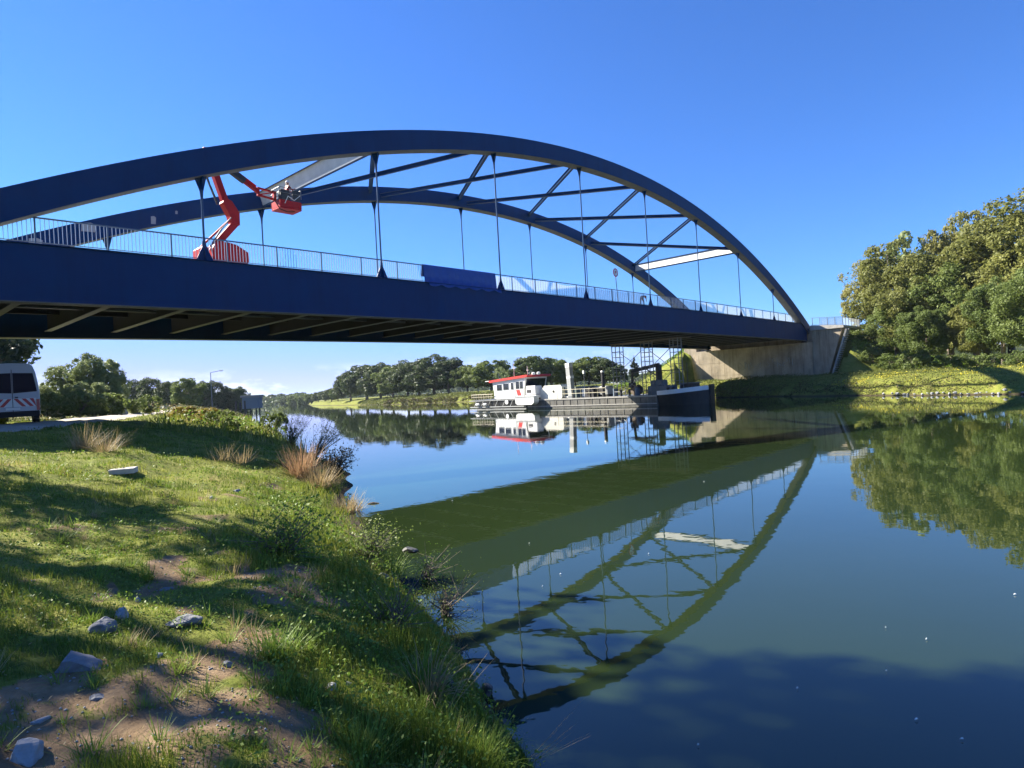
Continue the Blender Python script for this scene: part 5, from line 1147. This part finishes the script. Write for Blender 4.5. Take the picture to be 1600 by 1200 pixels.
# ---- rocks and small things -------------------------------------------
def rock(u, v, sx_, sy_, sz_, label, seed, sink=.35, matn='rock', wet=False, nm='rock', P=None):
    P = hit(u, v) if P is None else P; rg_ = random.Random(seed); bm = bmesh.new(); bmesh.ops.create_icosphere(bm, subdivisions=4, radius=1)
    pl = [Vector((rg_.gauss(0,1), rg_.gauss(0,1), rg_.gauss(0,.8))).normalized() for _ in range(16)]; dd = [rg_.uniform(.55,.9) for _ in pl]
    sx_, sy_, sz_ = (sx_*.62, sy_*.62, sz_*.7) if P is None or True else (sx_,sy_,sz_)
    for v_ in bm.verts:
        for n_, d_ in zip(pl, dd):
            t_ = v_.co.dot(n_)
            if t_ > d_: v_.co -= n_*(t_-d_)
        v_.co *= 1 + rg_.uniform(-.012,.012) + .10*(mnoise.noise(v_.co*2.3+Vector((seed,0,0))))
        v_.co = Vector((v_.co.x*sx_, v_.co.y*sy_, v_.co.z*sz_))
    me = bpy.data.meshes.new(nm); bm.to_mesh(me); bm.free(); me.materials.append(M[matn])
    o = link(nm, me); o.location = (P[0], P[1], P[2]+sz_*(1-2*sink)*.5); o.rotation_euler = (rg_.uniform(-.2,.2), rg_.uniform(-.2,.2), rg_.uniform(0,6.28)); return tag(o, label, 'rock', 'rocks on the bank')
M['rockdark'] = mat('dark wet rock', (.035,.036,.036), .6, noise=(6,(.09,.085,.075)), bump=(9,.7))
M['rockpale'] = mat('pale rock', (.20,.21,.22), .85, noise=(12,(.33,.33,.33)), bump=(9,.7))
for a in [(190,963,.125,.10,.07,'pale pointed stone sitting highest in the group of stones',1,.15,'rockpale'),(216,940,.045,.04,.04,'small pale stone behind the pointed stone',2,.2,'rockpale'),
          (163,985,.17,.14,.11,'bluish cracked rock just in front of the pointed stone',3,.3,'rock'),(287,975,.22,.14,.09,'broad flat dark bluish rock right of the stone group',4,.4,'rock'),
          (120,1042,.34,.20,.14,'largest low mossy rock across the left foreground',5,.45,'rock'),(247,1028,.075,.04,.035,'small pale broken stone among bright grass tufts',6,.3,'rockpale'),
          (355,1040,.08,.05,.035,'flat grey stone beside the bright grass on the slope',7,.35,'rock'),(38,1183,.22,.12,.12,'whitish rock in the bottom left corner',8,.3,'rockpale'),
          (150,1092,.10,.06,.03,'brownish stone nearly buried in the soil',9,.5,'rock'),(518,1075,.09,.05,.045,'pale angular stone below the straw tussock left',10,.35,'rockpale'),
          (262,921,.13,.06,.03,'thin flat dark stone above the stone group',11,.45,'rock'),(62,1128,.10,.05,.03,'light streak of stone in the soil at the left',12,.5,'rockpale'),
          (760,1085,.14,.12,.12,'dark wet rock at the waterline right of the straw tussock',13,.4,'rockdark'),(700,1072,.12,.10,.10,'dark rock half under the straw tussock',14,.4,'rockdark'),
          (702,964,.05,.05,.07,'small dark pointed rock standing in the water',15,.35,'rockdark'),(600,905,.2,.15,.12,'dark rock under the overhanging shore grass',16,.4,'rockdark'),
          (640,860,.4,.25,.10,'low dark mud covered stone at the muddy spit',17,.5,'rockdark'),(545,1070,.05,.04,.03,'little dark stone next to the pale angular one',18,.4,'rock'),
          (370,768,.22,.12,.06,'flat earthy stone in the bare patch of the sunlit grass',19,.5,'rock'),(330,778,.10,.07,.04,'pale pebble left of the flat earthy stone',20,.4,'rockpale'),
          (790,1130,.10,.08,.06,'low dark rock at the bottom of the waterline',21,.4,'rockdark')]:
    rock(a[0],a[1],a[2],a[3],a[4],a[5],a[6],a[7],a[8])
# row of white stones along the opposite waterline
for i in range(26):
    u = 1385 + i*9.4 + RNG.uniform(-3,3)
    for v_ in np.arange(628, 606, -.5):
        P = hit(u, v_)
        if P[2] > .02: break
    P = P + np.array([-.15, 0, .04])
    o = rock(0,0,RNG.uniform(.14,.36),RNG.uniform(.14,.30),RNG.uniform(.10,.20),'x',100+i,.3,'rockpale',P=P); tag(o,'pale riprap stone in the row along the right bank waterline','rock','riprap stones on the right bank')
# concrete slab in the grass
P = hit(193, 735); sl = empty('concrete_slab', (P[0],P[1],P[2]+.03), .35, 'square pale concrete slab lying in the sunlit grass', 'slab')
q = MB(); q.cbox(-.25,.25,-.24,.24,-.10,.012,.012); q.build('slab', M['concrete2'], sl); q = MB(); q.box(-.04,.04,-.012,.012,.0125,.020); q.build('lifting_ring', M['steel'], sl)
# pallets of soil pebbles on the path
rng = np.random.default_rng(77); V, F = [], []; off = 0; cnt = 0
while cnt < 700:
    y = rng.uniform(1.9, 6.5); x = y*rng.uniform(-.86, -.1); 
    if dirtmask(np.array([x]), np.array([y]))[0] < .25: cnt += .2; continue
    z = T1(x, y); r = rng.uniform(.003,.012); p = rng.normal(size=(6,3)); base = np.array([[1,0,0],[-1,0,0],[0,1,0],[0,-1,0],[0,0,.7],[0,0,-.7]])*r*rng.uniform(.6,1.3,(6,1)) + np.array([x,y,z+.002])
    V.append(base); F.append(np.array([[0,2,4],[2,1,4],[1,3,4],[3,0,4],[2,0,5],[1,2,5],[3,1,5],[0,3,5]])+off); off += 6; cnt += 1
me = fast_mesh('pebbles', np.concatenate(V), np.concatenate(F)); me.materials.append(M['rockpale']); tag(link('pebbles', me), 'small pebbles and crumbs scattered over the bare soil', 'pebbles', kind='stuff')
# dead leaves and straw litter
rng = np.random.default_rng(78); n = 2600; y = rng.uniform(1.8, 14, n); x = y*rng.uniform(-.86, .05, n); k = terrain(x,y) > .15; x, y = x[k], y[k]; C = np.stack([x,y,terrain(x,y)+.015],-1); V, F = leaf_quads(C, .013, rng, 2.2, .3)
me = fast_mesh('leaf_litter', V, F); me.materials.append(M['dry']); tag(link('leaf_litter', me), 'pale fallen leaves and straw bits scattered on the bank', 'leaf litter', kind='stuff')
# driftwood and feathers on the water
P = G(583, 787, 0); q = MB(); q.path([(-.14,0,.0),(0,.01,.015),(.15,-.01,.005)], [.018,.03,.015], 6); o = q.build('driftwood', M['wood'], None, loc=(P[0],P[1],.0)); tag(o, 'short dark stick floating near the muddy spit', 'stick')
def feather(u, v, l, label):
    l *= .6
    P = G(u, v, 0); q = MB(); q.add([(-l,0,.004),(-l*.4,l*.3,.012),(l*.7,l*.28,.016),(l,0,.006),(l*.6,-l*.28,.012),(-l*.5,-l*.25,.010),(0,0,.024)], [(0,1,6),(1,2,6),(2,3,6),(3,4,6),(4,5,6),(5,0,6)])
    o = q.build('feather', M['feather'], None, loc=(P[0],P[1],.002), rz=RNG.uniform(-.5,.5)); tag(o, label, 'feather', 'white feathers on the water')
for a in [(1448,1000,.022,'brightest white feather floating on the open dark water at the right'),(1384,982,.014,'small white feather left of the brightest one'),(1246,1077,.02,'white feather floating alone below the reflected arch end'),(1432,1126,.03,'elongated white feather near the lower right water'),(1091,1166,.018,'white feather floating near the bottom edge'),
          (1503,1157,.024,'faint white feather at the bottom right'),(876,898,.03,'white feather inside the reflected hanger gap'),(848,917,.02,'white feather left of the reflected far rib'),(827,850,.024,'white feather on the green girder reflection'),(702,919,.02,'white feather close to the shaded shore'),
          (1014,866,.03,'white feather by the reflected sign'),(1100,753,.04,'white feather on the reflected girder near the right'),(707,783,.04,'white feather on the dark underside reflection'),(1586,930,.03,'small feather near the right picture edge'),(1385,1050,.014,'tiny feather in the middle of the right water')]: feather(*a)

# ---- far left: lamp post, marker stone, gate --------------------------
P = AT(332, 640, 120); zb = T1(P[0], P[1]); tz = AT(332, 582, 120)[2]; q = MB(); q.tube((0,0,0),(0,0,tz-zb),.10,.06,n=8); lp_ = empty('street_lamp', (P[0],P[1],zb), 0, 'tall street lamp with a long side arm among the far left trees', 'street lamp'); q.build('pole', M['steel'], lp_)
q = MB(); q.tube((0,0,tz-zb),(1.7,0,tz-zb+.25),.05); q.build('arm', M['steel'], lp_); q = MB(); q.cbox(1.5,2.3,-.15,.15,tz-zb+.17,tz-zb+.32,.04); q.build('lamp_head', M['primer'], lp_)
P = AT(193, 640, 60); zb = T1(P[0], P[1]); tz = AT(193, 635.5, 60)[2]; q = MB(); q.cbox(-.30,.30,-.25,.25,-.1,max(.5,tz-zb),.06); o = q.build('marker_stone', M['concrete2'], None, loc=(P[0],P[1],zb)); tag(o, 'grey square stone block at the far end of the track', 'stone block')
P = AT(395, 640, 150); zb = T1(P[0], P[1]); tz = AT(395, 617.5, 150)[2]; h = tz-zb; gt = empty('loading_hut', (P[0],P[1],zb), 0, 'blue grey flat roofed hut on legs beside the far water', 'hut')
q = MB(); q.cbox(-1.9,1.9,-1.2,1.2,h*.55,h*.92,.05); q.build('cabin', M['bluegrey'], gt); q = MB(); q.cbox(-2.2,2.2,-1.4,1.4,h*.921,h,.04); q.build('roof', M['steel'], gt)
for x in (-1.6,-.5,.8,1.6): q = MB(); q.box(x-.12,x+.12,-.12,.12,-.5,h*.549); q.build('leg', M['darksteel'], gt)
for i, (u, vt) in enumerate([(369,627),(383,626),(376,629)]):
    P = AT(u, 640, 110); zb = T1(P[0],P[1]); tz = AT(u, vt, 110)[2]; q = MB(); q.tube((0,0,-.3),(0,0,tz-zb),.16,n=8); o = q.build('mooring_pile', M['darksteel'], None, loc=(P[0],P[1],zb)); tag(o, ['dark pile left of the far hut','dark pile touching the far hut','short dark pile between the other two'][i], 'pile', 'mooring piles')
